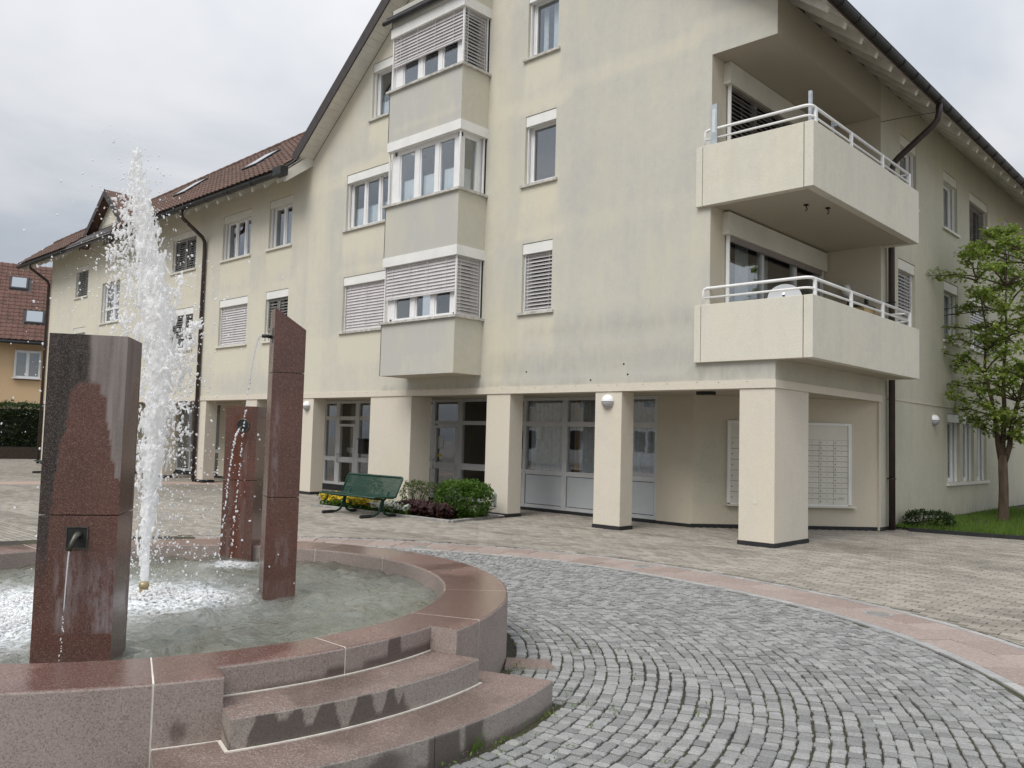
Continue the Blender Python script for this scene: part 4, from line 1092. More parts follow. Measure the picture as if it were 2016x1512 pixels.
# balconies
def balcony(zb, ztp):
    nF = Fr((0, 12.375), (1, 0)); nS = Fr((-5.405, 0), (0, 1))
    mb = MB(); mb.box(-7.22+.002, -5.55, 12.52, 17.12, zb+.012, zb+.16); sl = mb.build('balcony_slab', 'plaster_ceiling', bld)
    mb = MB(); mb.fbox(nF, -7.465, -7.345, -.12, 0, zb, ztp-.012); mb.build('balcony_end_strip', 'concrete_white', bld, bevel=.006)
    mb = MB(); gr = [];
    mb.fbox(nF, -7.335, -5.565, -.14, 0, zb, ztp); mb.build('balcony_front_panel', 'concrete_white', bld, bevel=.006)
    mb = MB(); mb.fbox(nF, -7.345, -7.335, -.12, -.022, zb+.01, ztp-.02); mb.fbox(nF, -5.565, -5.553, -.12, -.022, zb+.01, ztp-.02); mb.build('balcony_joint', 'black', bld)
    mb = MB(); mb.fbox(nF, -5.553, -5.405, -.16, 0, zb, ztp); mb.fbox(nS, 12.535, 17.25, -.148, 0, zb, ztp); mb.build('balcony_side_panel', 'concrete_white', bld, bevel=.006)
    mb = MB(); mb.fbox(LGB, -6.03, -5.555, .0+.0-.25, -.10, zb, ztp); mb.build('balcony_back_panel', 'concrete_white', bld)
    # railing
    zr1, zr2 = ztp+.285, ztp+.125; yf_, xs_ = 12.46, -5.49
    def arc(z):
        pts = [(-7.28, yf_, z)]
        for k in range(7):
            a = math.pi/2*k/6; pts.append((xs_-.11+.11*math.sin(a), yf_+.11-.11*math.cos(a), z))
        return pts+[(xs_, 16.98, z)]
    mb = MB(); mb.tube([(-7.34, yf_, ztp-.01), (-7.34, yf_, zr1-.06), (-7.325, yf_, zr1-.02), (-7.28, yf_, zr1)]+arc(zr1)[1:], .026, 10); mb.build('rail', 'metal_white', bld, True)
    mb = MB(); mb.tube([(-7.34, yf_, zr2)]+arc(zr2)[1:], .019, 10); mb.build('rail', 'metal_white', bld, True)
    for y in (12.62, 14.05, 15.5, 16.92):
        mb = MB(); mb.box(xs_-.010, xs_+.032, y-.03, y+.03, ztp-.01, zr1); mb.build('rail_post', 'metal_white', bld)
    mb = MB(); mb.tube([(xs_, 16.95, zr1), (-6.0, 16.95, zr1)], .02, 8); mb.tube([(xs_, 16.95, zr2), (-6.0, 16.95, zr2)], .016, 8); mb.build('rail', 'metal_white', bld, True)
balcony(2.945, 3.915); balcony(5.60, 6.635)
mb = MB()
for (x, y) in ((-5.95, 13.35), (-5.75, 13.75)):
    mb.tube([(x, y, 5.615), (x, y, 5.56), (x+.02, y, 5.53), (x, y, 5.50), (x-.02, y, 5.52)], .008, 6); mb.box(x-.03, x+.03, y-.03, y+.03, 5.585, 5.61)
mb.split('ceiling_hook', 'black', bld)
# ---- roofs
def slope_z(d): return d
# main gable roof: two planes
TH = .12
mb = MB(); yA, yB = 12.0, 36
xe = -5.06; ze = 8.93-(xe-XS)*SL+.16
xw = 2*RIDX-xe
for s, xe_ in ((1, xe), (-1, xw)):
    if s < 0: xe_ = -19.5; ze = RIDZ+.16-(RIDX-xe_)*SL
    pts = [(RIDX, yA, RIDZ+.16), (xe_, yA, ze), (xe_, yA, ze+TH), (RIDX, yA, RIDZ+.16+TH)]
    if s < 0: pts = pts[::-1]
    mb.extr(pts[::-1], (0, yB-yA, 0))
mb.split('main_roof', 'tile_brown', bld)
# boarded soffit under the right eave, rafters, gutter
y = 12.28; 
while y < 31:
    mb = MB(); w = .05
    pts = [(XS-.05, 8.93+.05*SL), (-5.17, 8.19+.03), (-5.13, 8.30), (-5.13, 8.42), (XS-.05, 9.10+.05*SL)]
    mb.extr([(x, y-w, z) for x, z in pts], (0, 2*w, 0)); mb.build('rafter', 'rafter_white', bld); y += .675
k = 0; x = XS-.02
while x < -5.10:
    x2 = min(x+.125, -5.08); z = lambda q: 8.93-(q-XS)*SL+.145
    mb = MB(); mb.hexa([(x+.004, 12.02, z(x+.004)), (x2, 12.02, z(x2)), (x2, 34, z(x2)), (x+.004, 34, z(x+.004)), (x+.004, 12.02, z(x)+.012), (x2, 12.02, z(x2)+.012), (x2, 34, z(x2)+.012), (x+.004, 34, z(x)+.012)])
    mb.build('eave_board', 'rafter_white', bld); x = x2
mb = MB()
for yy in range(0, 1):
    pts = []
gp = [(math.cos(a)*.088, math.sin(a)*.088) for a in [math.pi+math.pi*k/10 for k in range(11)]]
def gutter(p0, p1, out):
    "half-round gutter from p0 to p1, out = horizontal outward direction"
    d = Vector(p1)-Vector(p0); o = Vector(out); mb = MB()
    prof = [(-.10, .01)]+gp+[(.098, .015), (.085, .02)]
    inner = [(a*.88, c*.88+.004) for a, c in prof[::-1]]
    pts = [Vector(p0)+o*a+Vector((0, 0, c)) for a, c in prof+inner]
    mb.extr(pts, d); return mb
g = gutter((-5.03, 12.0, 8.40), (-5.06, 34, 8.40), (1, 0, 0)); gt = g.build('gutter', 'gutter_dark', bld)
y = 12.4
while y < 31:
    mb = MB(); mb.tube([(-5.03+.094*math.cos(a), y, 8.40+.094*math.sin(a)) for a in [math.pi+math.pi*k/10 for k in range(11)]], .011, 5); mb.build('gutter_bracket', 'gutter_dark', gt); y += .675
mb = MB(); mb.extr([(-5.135, 12.0, 8.33), (-5.11, 12.0, 8.33), (-5.08, 12.0, 8.56), (-5.135, 12.0, 8.52)], (0, 22, 0)); mb.build('eave_fascia', 'board_brown', bld)
# left rake: bargeboard and boarded soffit
def rk(x, dz=0): return rake(x)+dz
x0_, x1_ = -19.56, RIDX
mb = MB(); mb.extr([(x0_, 11.975, rk(x0_)), (x1_, 11.975, rk(x1_)), (x1_, 11.975, rk(x1_)+.36), (x0_, 11.975, rk(x0_)+.36)], (0, .035, 0)); mb.build('bargeboard', 'board_brown', bld)
mb = MB(); mb.extr([(RIDX, 11.975, RIDZ), (-5.4, 11.975, rk(-5.4)), (-5.4, 11.975, rk(-5.4)+.36), (RIDX, 11.975, RIDZ+.36)], (0, .035, 0)); mb.build('bargeboard', 'board_brown', bld)
x = x0_
while x < RIDX-.1:
    x2 = x+.15
    mb = MB(); a0, a1 = rk(x)+.02, rk(x2-.006)+.02
    mb.hexa([(x, 12.012, a0), (x2-.006, 12.012, a1), (x2-.006, 12.447, a1), (x, 12.447, a0), (x, 12.012, a0+.012), (x2-.006, 12.012, a1+.012), (x2-.006, 12.447, a1+.012), (x, 12.447, a0+.012)])
    mb.build('soffit_board', 'soffit_white', bld); x = x2
# ---- wing roof
EY, EZ, WS = 11.60, 8.53, .84
def wtop(x): return 15.0+(x+23.8)*.125
XL_, XR_ = -40.3, -19.28
def wz(y): return EZ+(y-EY)*WS
mb = MB()
nseg = 24
for k in range(nseg):
    a = XL_+(XR_-XL_)*k/nseg; c = XL_+(XR_-XL_)*(k+1)/nseg
    mb.quad((a, EY, EZ), (c, EY, EZ), (c, wtop(c), wz(wtop(c))), (a, wtop(a), wz(wtop(a))))
    mb.quad((a, wtop(a), wz(wtop(a))), (c, wtop(c), wz(wtop(c))), (c, wtop(c)+4, wz(wtop(c))-3.4), (a, wtop(a)+4, wz(wtop(a))-3.4))
    mb.quad((a, EY, EZ-.06), (c, EY, EZ-.06), (c, EY, EZ), (a, EY, EZ))
k = 0
yy_ = EY
while yy_ < 12.44:
    y2 = min(yy_+.14, 12.46); sb = MB(); sb.hexa([(XL_, yy_+.004, wz(yy_)-.075), (XR_, yy_+.004, wz(yy_)-.075), (XR_, y2, wz(y2)-.075), (XL_, y2, wz(y2)-.075), (XL_, yy_+.004, wz(yy_)-.06), (XR_, yy_+.004, wz(yy_)-.06), (XR_, y2, wz(y2)-.06), (XL_, y2, wz(y2)-.06)]); sb.build('soffit_board', 'rafter_white', bld); yy_ = y2
for k in range(10):
    a = XR_+2.8*k/10; c = XR_+2.8*(k+1)/10; yv = lambda x: max(12.2, EY+(rake(x)+.1-EZ)/WS)
    mb.quad((a, yv(a), wz(yv(a))), (c, yv(c), wz(yv(c))), (c, wtop(c), wz(wtop(c))), (a, wtop(a), wz(wtop(a))))
wroof = mb.build('wing_roof', 'board_brown', bld)
def tile_variant(w, L):
    "roll tile: flat pan with a raised roll, slightly thick at the lower edge"
    xs_ = [(-.5, .012), (-.42, .030), (-.28, .036), (-.14, .020), (.02, .004), (.5, .004)]
    v = []; f = []
    for (yy, dz) in ((-.5*L, .012), (.5*L, 0)):
        for x, z in xs_: v.append((x*w, yy, z+dz))
    n = len(xs_)
    for i in range(n-1): f.append((i, i+1, n+i+1, n+i))
    for x, z in xs_: v.append((x*w, -.5*L, z-.010))
    for i in range(n-1): f.append((2*n+i, 2*n+i+1, i+1, i))
    return v, f
def tiles():
    rnd = random.Random(8); w, L, ex = .245, .40, .335; ang = math.atan(WS); pl = []
    j = 0
    while True:
        s = ex*j+.16; y = EY-.03+s*math.cos(ang)
        if y > 16.2: break
        x = XL_+.1
        while x < -17.4:
            skip = y > wtop(x)-.12 or (x > -19.4 and (y < 12.3 or wz(y) < rake(x)+.2))
            if -23.9 < x < -22.95 and 12.85 < y < 13.75: skip = True
            if -28.6 < x < -27.65 and 12.85 < y < 13.75: skip = True
            if x < DX+2.2 and x > DX-2.2 and wz(y) < 10.50-abs(x-DX)*SL: skip = True
            if not skip:
                P = (x, y, wz(y)+.03)
                pl.append((Matrix.Translation(P) @ Matrix.Rotation(ang+rnd.uniform(-.012, .012)-.03, 4, 'X') @ Matrix.Rotation(rnd.uniform(-.01, .01), 4, 'Z'), 0))
            x += w
        j += 1
    scatter('roof_tile', [tile_variant(w, L)], 'tile_brown', wroof, pl, 300, 'roof_tile_field')
    mb = MB(); pts = [(x, wtop(x), wz(wtop(x))+.03) for x in [XL_+(XR_+2.3-XL_)*k/60 for k in range(61)]]
    for a, c in zip(pts, pts[1:]):
        a, c = Vector(a), Vector(c); mb.tube([a, a+(c-a)*1.08], [.075, .088], 8)
    mb.build('ridge_tile_row', 'tile_brown', wroof, True, 'stuff')
    ang_ = ang
    for (xa, xb) in ((-23.85, -23.0), (-28.55, -27.7)):     # roof windows
        mb = MB(); ya, yb = 12.9, 13.72
        def q(x, y, up_): return (x, y-up_*math.sin(ang_), wz(y)+up_*math.cos(ang_))
        mb.hexa([q(xa, ya, 0), q(xb, ya, 0), q(xb, yb, 0), q(xa, yb, 0), q(xa, ya, .10), q(xb, ya, .10), q(xb, yb, .10), q(xa, yb, .10)]); sk = mb.build('roof_window', 'gutter_dark', wroof)
        mb = MB(); mb.hexa([q(xa+.07, ya+.05, .10), q(xb-.07, ya+.05, .10), q(xb-.07, yb-.05, .10), q(xa+.07, yb-.05, .10), q(xa+.07, ya+.05, .108), q(xb-.07, ya+.05, .108), q(xb-.07, yb-.05, .108), q(xa+.07, yb-.05, .108)])
        mb.build('roof_pane', 'glass_sky', bld)
def glass_sky():
    m = NT('glass_sky'); m.bsdf(Base_Color=(.22, .25, .28), Roughness=.03, Specular_IOR_Level=1., IOR=1.9)
glass_sky()
tiles()
x = -19.75
while x > XL_:
    if abs(x-DX) > DH+.3:
        mb = MB(); pts = [(12.46, 8.83), (11.70, 8.20), (11.66, 8.30), (11.66, 8.44), (12.46, 9.11)]
        mb.extr([(x-.045, y, z) for y, z in pts], (.09, 0, 0)); mb.build('rafter', 'rafter_white', bld)
    x -= .655
mb = MB(); mb.extr([(-19.42, y, z) for y, z in ((12.447, 8.76), (11.66, 8.16), (11.64, 8.44), (12.447, 9.10))], (.14, 0, 0)); mb.build('verge_beam', 'soffit_white', bld)
g = gutter((XL_-.05, 11.56, 8.40), (DX-DH-.3, 11.56, 8.40), (0, -1, 0)); g.build('gutter', 'gutter_dark', bld)
g = gutter((DX+DH+.3, 11.56, 8.40), (-19.25, 11.56, 8.40), (0, -1, 0)); g2 = g.build('gutter', 'gutter_dark', bld)
x = -19.5
while x > DX+DH+.4:
    mb = MB(); mb.tube([(x, 11.56+.094*math.cos(a), 8.40+.094*math.sin(a)) for a in [math.pi+math.pi*k/8 for k in range(9)]], .012, 5); mb.build('gutter_bracket', 'gutter_dark', g2); x -= .655*2
mb = MB(); mb.box(-19.62, -19.22, 11.44, 11.66, 8.30, 8.52); mb.build('gutter_box', 'gutter_dark', bld)
mb = MB(); mb.box(XL_, XR_, 11.655, 11.68, 8.36, 8.52); mb.build('eave_fascia', 'board_brown', bld)
# cross gable roof
for s in (-1, 1):
    mb = MB(); xe_ = DX+s*(DH+.05); zp = 10.38; ze_ = 10.38-(DH+.05)*SL
    pts = [(DX, 12.12, zp), (xe_, 12.12, ze_), (xe_, 12.12, ze_+.16), (DX, 12.12, zp+.16)]
    if s > 0: pts = pts[::-1]
    mb.extr(pts, (0, 3.2, 0)); mb.build('cross_gable_roof', 'tile_brown', bld)
    mb = MB(); pts = [(DX, 12.10, zp-.10), (xe_, 12.10, ze_-.10), (xe_, 12.10, ze_+.18), (DX, 12.10, zp+.18)]
    if s > 0: pts = pts[::-1]
    mb.extr(pts, (0, .025, 0)); mb.build('bargeboard', 'board_brown', bld)
# end of the wing
mb = MB(); mb.quad((-38.9, YF, 0), (-38.9, YF, 8.9), (-38.9, 18, 8.9), (-38.9, 18, 0)); mb.build('end_wall', 'plaster', bld)
# ---- downpipes
mb = MB(); mb.tube([(-25.05, 11.56, 8.38), (-25.05, 11.56, 8.22), (-25.05, 11.62, 8.08), (-25.05, 12.28, 7.62), (-25.05, 12.36, 7.48), (-25.05, 12.37, 7.2), (-25.05, 12.37, .0)], .058, 12); mb.build('downpipe', 'pipe_brown', bld, True)
mb = MB(); mb.tube([(-38.9, 11.56, 8.38), (-38.9, 11.58, 8.2), (-38.95, 12.3, 7.75), (-38.95, 12.37, 7.6), (-38.95, 12.37, 0)], .06, 10); mb.build('downpipe', 'pipe_brown', bld, True)
mb = MB(); mb.tube([(-5.04, 17.30, 8.38), (-5.04, 17.30, 8.15), (-5.07, 17.30, 8.02), (-5.15, 17.30, 7.92), (-5.80, 17.30, 7.42), (-5.88, 17.30, 7.34), (-5.93, 17.30, 7.2), (-5.94, 17.30, 7.0), (-5.94, 17.30, .0)], .062, 12); dp = mb.build('downpipe', 'pipe_brown', bld, True)
mb = MB()
for z in (1.0, 4.5, 6.9): mb.tube([(-5.94+.07*math.cos(a), 17.30+.07*math.sin(a), z) for a in [2*math.pi*k/12 for k in range(13)]], .012, 6); mb.tube([(-6.04, 17.30, z), (-5.99, 17.3, z)], .01, 6)
mb.build('pipe_clip', 'gutter_dark', dp)
mb = MB(); mb.tube([(-5.10, 17.26, 8.16), (-5.6, 17.1, 8.14), (XS, 17.0, 8.12)], .006, 5); mb.build('stay_wire', 'black', bld)
# ================================================================== things on and by the building
# letterboxes on the diagonal wall
mbk = thing('mailbox_bank', 'pale grey bank of numbered mailboxes on the arcade wall behind the corner column', 'mailboxes', tuple(DG.p(1.9, 0, .45)))
f = MB(); n1_ = .055
f.fbox(DG, .66, .72, 0, n1_, .48, 2.05); f.fbox(DG, 3.055, 3.12, 0, n1_, .48, 2.05); f.fbox(DG, .72, 3.055, 0, n1_, 2.005, 2.05); f.fbox(DG, .72, 3.055, 0, n1_, .455, .485)
f.build('frame', 'box_white', mbk)
f = MB(); f.fbox(DG, .72, 3.055, 0, .035, 1.722, 2.005); f.build('top_panel', 'box_cream', mbk)
f = MB(); f.fbox(DG, .72, 3.055, 0, .022, .485, 1.722); f.build('back_plate', 'gutter_dark', mbk)
f = MB(); f.fbox(DG, .64, 3.20, .0, .11, .425, .453); f.build('shelf', 'box_cream', mbk)
dcache = {}
def mdoor(w, h):
    k = (round(w, 3), round(h, 3))
    if k not in dcache:
        m = MB(); m.box(-w/2+.0032, w/2-.0032, -.018, 0, -h/2+.0032, h/2-.0032); dcache[k] = m.mesh('mailbox_door', 'box_cream')
    return dcache[k]
m = MB(); m.tube([(0, 0, 0), (0, -.004, 0)], .011, 8); lockme = m.mesh('lock', 'black')
m = MB(); m.box(-.016, .016, -.0015, 0, -.006, .006); platem = m.mesh('name_plate', 'metal_grey')
for c in range(8):
    uc = .722+.2915*c; big = c < 2; nrow = 6 if big else 12; hh = 1.237/nrow
    for r in range(nrow):
        if c == 7 and r == 10: continue
        h2 = hh*2 if (c == 7 and r == 11) else hh; zc = 1.722-hh*r-hh/2+(hh/2 if h2 != hh else 0)
        d = link('mailbox_door', mdoor(.2915, h2), mbk, None, frmat(DG, uc+.1457, .024, zc, 0) @ Matrix.Translation((0, 0, 0)))
        link('lock', lockme, d, None, frmat(DG, uc+.035, .043, zc, 0)); link('name_plate', platem, d, None, frmat(DG, uc+.16, .0428, zc+.01, 0))
# two printed lines on the large bottom box
m = MB()
for k in range(11): m.fbox(DG, 2.84+.0135*k, 2.84+.0135*k+.010, .0425, .0435, .60, .618); m.fbox(DG, 2.845+.012*k, 2.845+.012*k+.008, .0425, .0435, .573, .585)
m.build('printed_line', 'metal_grey', mbk)
# half-round wall lamps
def lamp(fr, u, z, label, group='half-round wall lamps'):
    t = thing('wall_lamp', label, 'lamp', tuple(fr.p(u, 0, z-.13)), group)
    for name, mat, lo, hi in (('upper_shade', 'lamp_white', .008, math.pi/2), ('lower_bowl', 'lamp_grey', -math.pi/2, -.06)):
        b_ = MB(); nu, nv, rr = 20, 8, .128
        for j in range(nv+1):
            a = lo+(hi-lo)*j/nv
            for i in range(nu+1):
                c = math.pi*i/nu; b_.v.append(tuple(fr.p(u+rr*math.cos(a)*math.cos(c), .004+.95*rr*math.cos(a)*math.sin(c), z+rr*math.sin(a))))
        for j in range(nv):
            for i in range(nu): q = j*(nu+1)+i; b_.f.append((q, q+1, q+nu+2, q+nu+1))
        b_.build(name, mat, t, True)
    b_ = MB(); b_.poly([fr.p(u+.122*math.cos(math.pi*i/16), .004+.116*math.sin(math.pi*i/16), z-.003) for i in range(17)]); b_.build('gap', 'black', t)
    return t
lamp(FRT, -9.285, 2.315, 'half-round white wall lamp on the column right of the grey panelled shopfront')
lamp(FRT, -19.07, 2.30, 'half-round white wall lamp on the column just right of the tall slanted granite pillar')
lamp(SID, 20.2, 2.25, 'half-round white wall lamp on the shaded side wall left of the tree')
# bracket on column, dark box under ledge
t = thing('steel_bracket', 'small grey steel bracket screwed to the column beside the round bush', 'bracket', (-12.10, YF, .2))
b = MB(); b.fbox(FRT, -12.13, -12.06, .0, .012, .20, .46); b.build('plate', 'zinc', t)
b = MB(); b.fbox(FRT, -12.11, -12.09, .012, .06, .24, .28); b.fbox(FRT, -12.11, -12.09, .012, .06, .38, .42); b.split('lug', 'zinc', t)
b = MB(); b.box(-7.72, -7.42, 12.9, 13.05, 2.44, 2.497); tag(b.build('ceiling_light', 'black'), 'small black box under the arcade ceiling left of the corner column', 'light')
t = thing('post_box', 'dark letter box hanging beside the glazed door behind the green bench', 'letter box', (-18.6, 14.0, 1.1))
b = MB(); b.box(-18.78, -18.52, 13.9, 14.1, 1.06, 1.45); b.build('case', 'black', t, bevel=.02); b = MB(); b.box(-18.80, -18.50, 13.88, 14.12, 1.45, 1.48); b.build('lid', 'gutter_dark', t)
# balcony belongings
t = thing('satellite_dish', 'pale grey satellite dish behind the railing of the lower balcony', 'satellite dish', (-6.15, 12.95, 3.1))
b = MB(); nn_ = Vector((.35, -.85, .30)).normalized(); ax = nn_.cross(Vector((0, 0, 1))).normalized(); ay = ax.cross(nn_); cc = Vector((-6.13, 12.95, 4.0))
b.v.append(tuple(cc-nn_*.05))
for j in range(1, 6):
    for i in range(24):
        a = 2*math.pi*i/24; r_ = .27*j/5; b.v.append(tuple(cc+ax*r_*math.cos(a)+ay*r_*.95*math.sin(a)-nn_*(.05-.05*(j/5)**2)))
for i in range(24): b.f.append((0, 1+i, 1+(i+1) % 24))
for j in range(4):
    for i in range(24): q = 1+j*24; b.f.append((q+i, q+24+i, q+24+(i+1) % 24, q+(i+1) % 24))
b.build('reflector', 'dish_grey', t, True)
b = MB(); b.tube([cc-nn_*.05, (-6.2, 13.1, 3.9), (-6.2, 13.12, 3.1)], .02, 8); b.build('mast', 'metal_grey', t)
b = MB(); b.tube([cc-ay*.25, cc+nn_*.28-ay*.10], .010, 6); b.tube([cc+nn_*.26-ay*.1, cc+nn_*.32-ay*.09], .025, 8); b.build('feed_arm', 'metal_grey', t)
t = thing('wooden_cabinet', 'pale yellow wooden cabinet at the back of the lower balcony', 'cabinet', (-6.5, 16.7, 3.1))
b = MB(); b.box(-6.95, -6.18, 16.5, 16.98, 3.1, 4.34); b.build('body', 'yellow_wood', t); b = MB(); b.box(-7.0, -6.14, 16.46, 16.985, 4.345, 4.38); b.build('top', 'bark', t)
t = thing('garden_lantern', 'dark pots and white lamp standing on the lower balcony cabinet', 'lantern', (-6.6, 16.75, 4.38))
b = MB(); b.tube([(-6.6, 16.8, 4.38), (-6.6, 16.8, 4.55)], .03, 8); b.tube([(-6.25, 16.8, 4.38), (-6.25, 16.8, 4.6)], .04, 8); b.split('pot', 'black', t)
b = MB(); b.tube([(-6.68, 16.95, 4.62), (-6.66, 16.85, 4.72), (-6.66, 16.85, 4.86)], [.06, .10, .05], 12); b.build('shade', 'lamp_white', t, True)
t = thing('parasol_pole', 'upright bare metal pole rising at the corner of the upper balcony', 'pole', (-5.6, 12.75, 5.75))
b = MB(); b.box(-5.625, -5.575, 12.68, 12.73, 5.75, 7.24); b.build('pole', 'zinc', t)
t = thing('short_pole', 'shorter metal pole inside the upper balcony near its long side', 'pole', (-5.95, 14.2, 5.75))
b = MB(); b.box(-5.93, -5.89, 14.3, 14.34, 5.75, 7.30); b.build('pole', 'zinc', t); b = MB(); b.box(-5.89, -5.85, 14.3, 14.34, 7.2, 7.26); b.build('hook', 'zinc', t)
t = thing('awning_rail', 'zinc rail with blue label fixed at the left end of the upper balcony', 'rail', (-7.2, 12.44, 6.6))
b = MB(); b.fbox(FRT, -7.225, -7.10, .0, .03, 6.55, 7.34); b.build('rail', 'zinc', t); b = MB(); b.fbox(FRT, -7.19, -7.13, .031, .033, 6.85, 7.25); b.split('sticker', 'paper', t)
t = thing('spiky_plant', 'dark spiky pot plant on the upper balcony', 'plant', (-6.3, 15.6, 5.75))
b = MB(); b.tube([(-6.3, 15.6, 5.76), (-6.3, 15.6, 6.1)], [.12, .17], 12); b.split('pot', 'black', t)
b = MB(); rp = random.Random(4)
for k in range(26):
    a = rp.uniform(0, 6.28); e = rp.uniform(.15, 1.4); d = Vector((math.cos(a)*math.cos(e), math.sin(a)*math.cos(e), math.sin(e))); L = rp.uniform(.45, .8); q = Vector((-6.3, 15.6, 6.3)); s = d.cross(Vector((0, 0, 1))).normalized()*.018
    b.poly([q-s, q+d*L*.5-s*.8, q+d*L, q+d*L*.5+s*.8, q+s])
b.tube([(-6.3, 15.6, 6.05), (-6.3, 15.6, 6.35)], .03, 6); b.build('leaf_blades', 'leaf_dark', t)
# ================================================================== benches
def bench(label, loc):
    t = thing('park_bench', label, 'bench', loc, 'green metal mesh benches')
    X0, X1 = -.88, .88
    def mesh_panel(P, nu, nv, name):   # woven wire panel between four corners
        b_ = MB(); A, B, C_, D = [Vector(q) for q in P]; nrm = (B-A).cross(D-A).normalized()*.0022
        for i in range(nu+1):
            u = i/nu; a = A+(B-A)*u; c = D+(C_-D)*u; s = (B-A).normalized()*.0058; b_.hexa([a-s-nrm, a+s-nrm, c+s-nrm, c-s-nrm, a-s+nrm, a+s+nrm, c+s+nrm, c-s+nrm])
        for j in range(nv+1):
            v = j/nv; a = A+(D-A)*v; c = B+(C_-B)*v; s = (D-A).normalized()*.0058; b_.hexa([a-s-nrm, c-s-nrm, c+s-nrm, a+s-nrm, a-s+nrm, c-s+nrm, c+s+nrm, a+s+nrm])
        return b_.build(name, 'green_paint', t)
    T = lambda x, y, z: (loc[0]+x, loc[1]+y, loc[2]+z)
    mesh_panel([T(X0, -.30, .405), T(X1, -.30, .405), T(X1, .15, .375), T(X0, .15, .375)], 74, 18, 'seat')
    b_ = MB(); b_.tube([T(X0, -.32, .395), T(X0, -.30, .41), T(X0, .15, .38), T(X1, .15, .38), T(X1, -.30, .41), T(X1, -.32, .395), T(X0, -.32, .395)], .017, 8); b_.build('seat_frame', 'green_paint', t, True)
    mesh_panel([T(X0+.02, .20, .40), T(X1-.02, .20, .40), T(X1-.02, .37, .765), T(X0+.02, .37, .765)], 74, 18, 'backrest')
    b_ = MB(); p_ = [T(X0, .20, .40), T(X0, .35, .725), T(X0+.015, .365, .755), T(X0+.05, .37, .77), T(X1-.05, .37, .77), T(X1-.015, .365, .755), T(X1, .35, .725), T(X1, .20, .40), T(X0, .20, .40)]; b_.tube(p_, .021, 8); b_.build('back_frame', 'green_paint', t, True)
    for x in (-.62, .62):
        b_ = MB()
        b_.tube([T(x, .24, .48), T(x, .14, .34), T(x, .06, .28), T(x, .04, .16), T(x, -.02, .07), T(x, -.10, .035), T(x, -.40, .028)], .024, 8)
        b_.tube([T(x, .10, .30), T(x, .10, .14), T(x, .16, .06), T(x, .24, .032), T(x, .38, .028)], .024, 8); b_.tube([T(x, -.28, .385), T(x, .1, .33)], .02, 8)
        lg = b_.build('leg', 'green_paint', t, True)
        b_ = MB(); b_.tube([T(x, -.43, .024), T(x, -.18, .03)], .034, 8); b_.tube([T(x, .26, .03), T(x, .41, .024)], .03, 8); b_.split('foot_pad', 'black', lg)
    return t
bn = bench('green metal mesh bench in front of the flower bed', (-13.72, 10.25, 0))
bn2 = copy_tree(bn, Matrix.Translation((-30.6+13.72, 10.2-10.25, 0)), 'distant green bench behind the left granite pillar')
# ================================================================== flower bed
t = thing('flower_bed', 'flower bed edged with stone kerbs between the arcade columns', 'flower bed', (-13.7, 11.5, 0))
BED = [(-15.9, 10.62), (-11.62, 10.78), (-11.93, 12.43), (-15.9, 12.43)]
b = MB(); b.prism(BED, -.04, .03); b.build('soil', 'soil', t)
for a, c in zip(BED, BED[1:]+BED[:1]):
    a, c = Vector((*a, 0)), Vector((*c, 0)); d = (c-a); n = max(1, int(d.length/1.0)); d1 = d/n; s = d.normalized(); w = Vector((s.y, -s.x, 0))*.05
    for k in range(n):
        p_, q = a+d1*k+s*.003, a+d1*(k+1)-s*.003
        b = MB(); b.hexa([(v.x, v.y, -.05) for v in (p_+w, q+w, q-w, p_-w)]+[(v.x, v.y, .045) for v in (p_+w, q+w, q-w, p_-w)]); b.split('kerb_stone', 'kerb', t, bevel=.008)
def flowers(name, mat, region, n, size, label, cat, h=.14, leafm='leaf_bush'):
    rnd = random.Random(len(name)*7); t = thing(name, label, cat, (sum(q[0] for q in region)/len(region), sum(q[1] for q in region)/len(region), .03)); b_ = MB(); tint = []; lf = []
    x0, x1 = min(q[0] for q in region), max(q[0] for q in region); y0, y1 = min(q[1] for q in region), max(q[1] for q in region)
    for _ in range(n):
        x, y = rnd.uniform(x0, x1), rnd.uniform(y0, y1); z = h*rnd.uniform(.6, 1.15)
        for k in range(3): lf.append((x+rnd.gauss(0, .04), y+rnd.gauss(0, .04), z*rnd.uniform(.2, .95)))
        nd = Vector((rnd.gauss(0, .5), -.6+rnd.gauss(0, .4), .7)).normalized(); ax_ = nd.cross(Vector((1, 0, 0))).normalized(); ay_ = nd.cross(ax_); c = Vector((x, y, z)); tt = rnd.random(); s = size*rnd.uniform(.7, 1.2)
        for k in range(5):
            a = k*1.2566+rnd.random()*.3; i = len(b_.v); e = .5
            b_.v += [tuple(c), tuple(c+(ax_*math.cos(a-e)+ay_*math.sin(a-e))*s*.8+nd*s*.1), tuple(c+(ax_*math.cos(a)+ay_*math.sin(a))*s), tuple(c+(ax_*math.cos(a+e)+ay_*math.sin(a+e))*s*.8+nd*s*.1)]
            b_.f += [(i, i+1, i+2), (i, i+2, i+3)]; tint += [tt]*4
    b_.build('petals', mat, t, attrs={'tint': tint}, kind='stuff'); leaves(lf, .07, 'foliage', leafm, t, 'stuff', rnd, -.6)
flowers('yellow_pansies', 'petal_yellow', [(-15.8, 10.70), (-13.95, 11.2)], 620, .055, 'yellow pansies at the left end of the flower bed', 'flowers', .25)
flowers('white_pansies', 'petal_white', [(-14.15, 10.72), (-12.85, 11.05)], 300, .05, 'white pansies in the middle of the flower bed', 'flowers', .20)
flowers('red_leaf_plants', 'leaf_red', [(-13.35, 10.85), (-11.9, 11.35)], 420, .07, 'dark red leafy bedding plants at the right end of the bed', 'plants', .24, 'leaf_red')
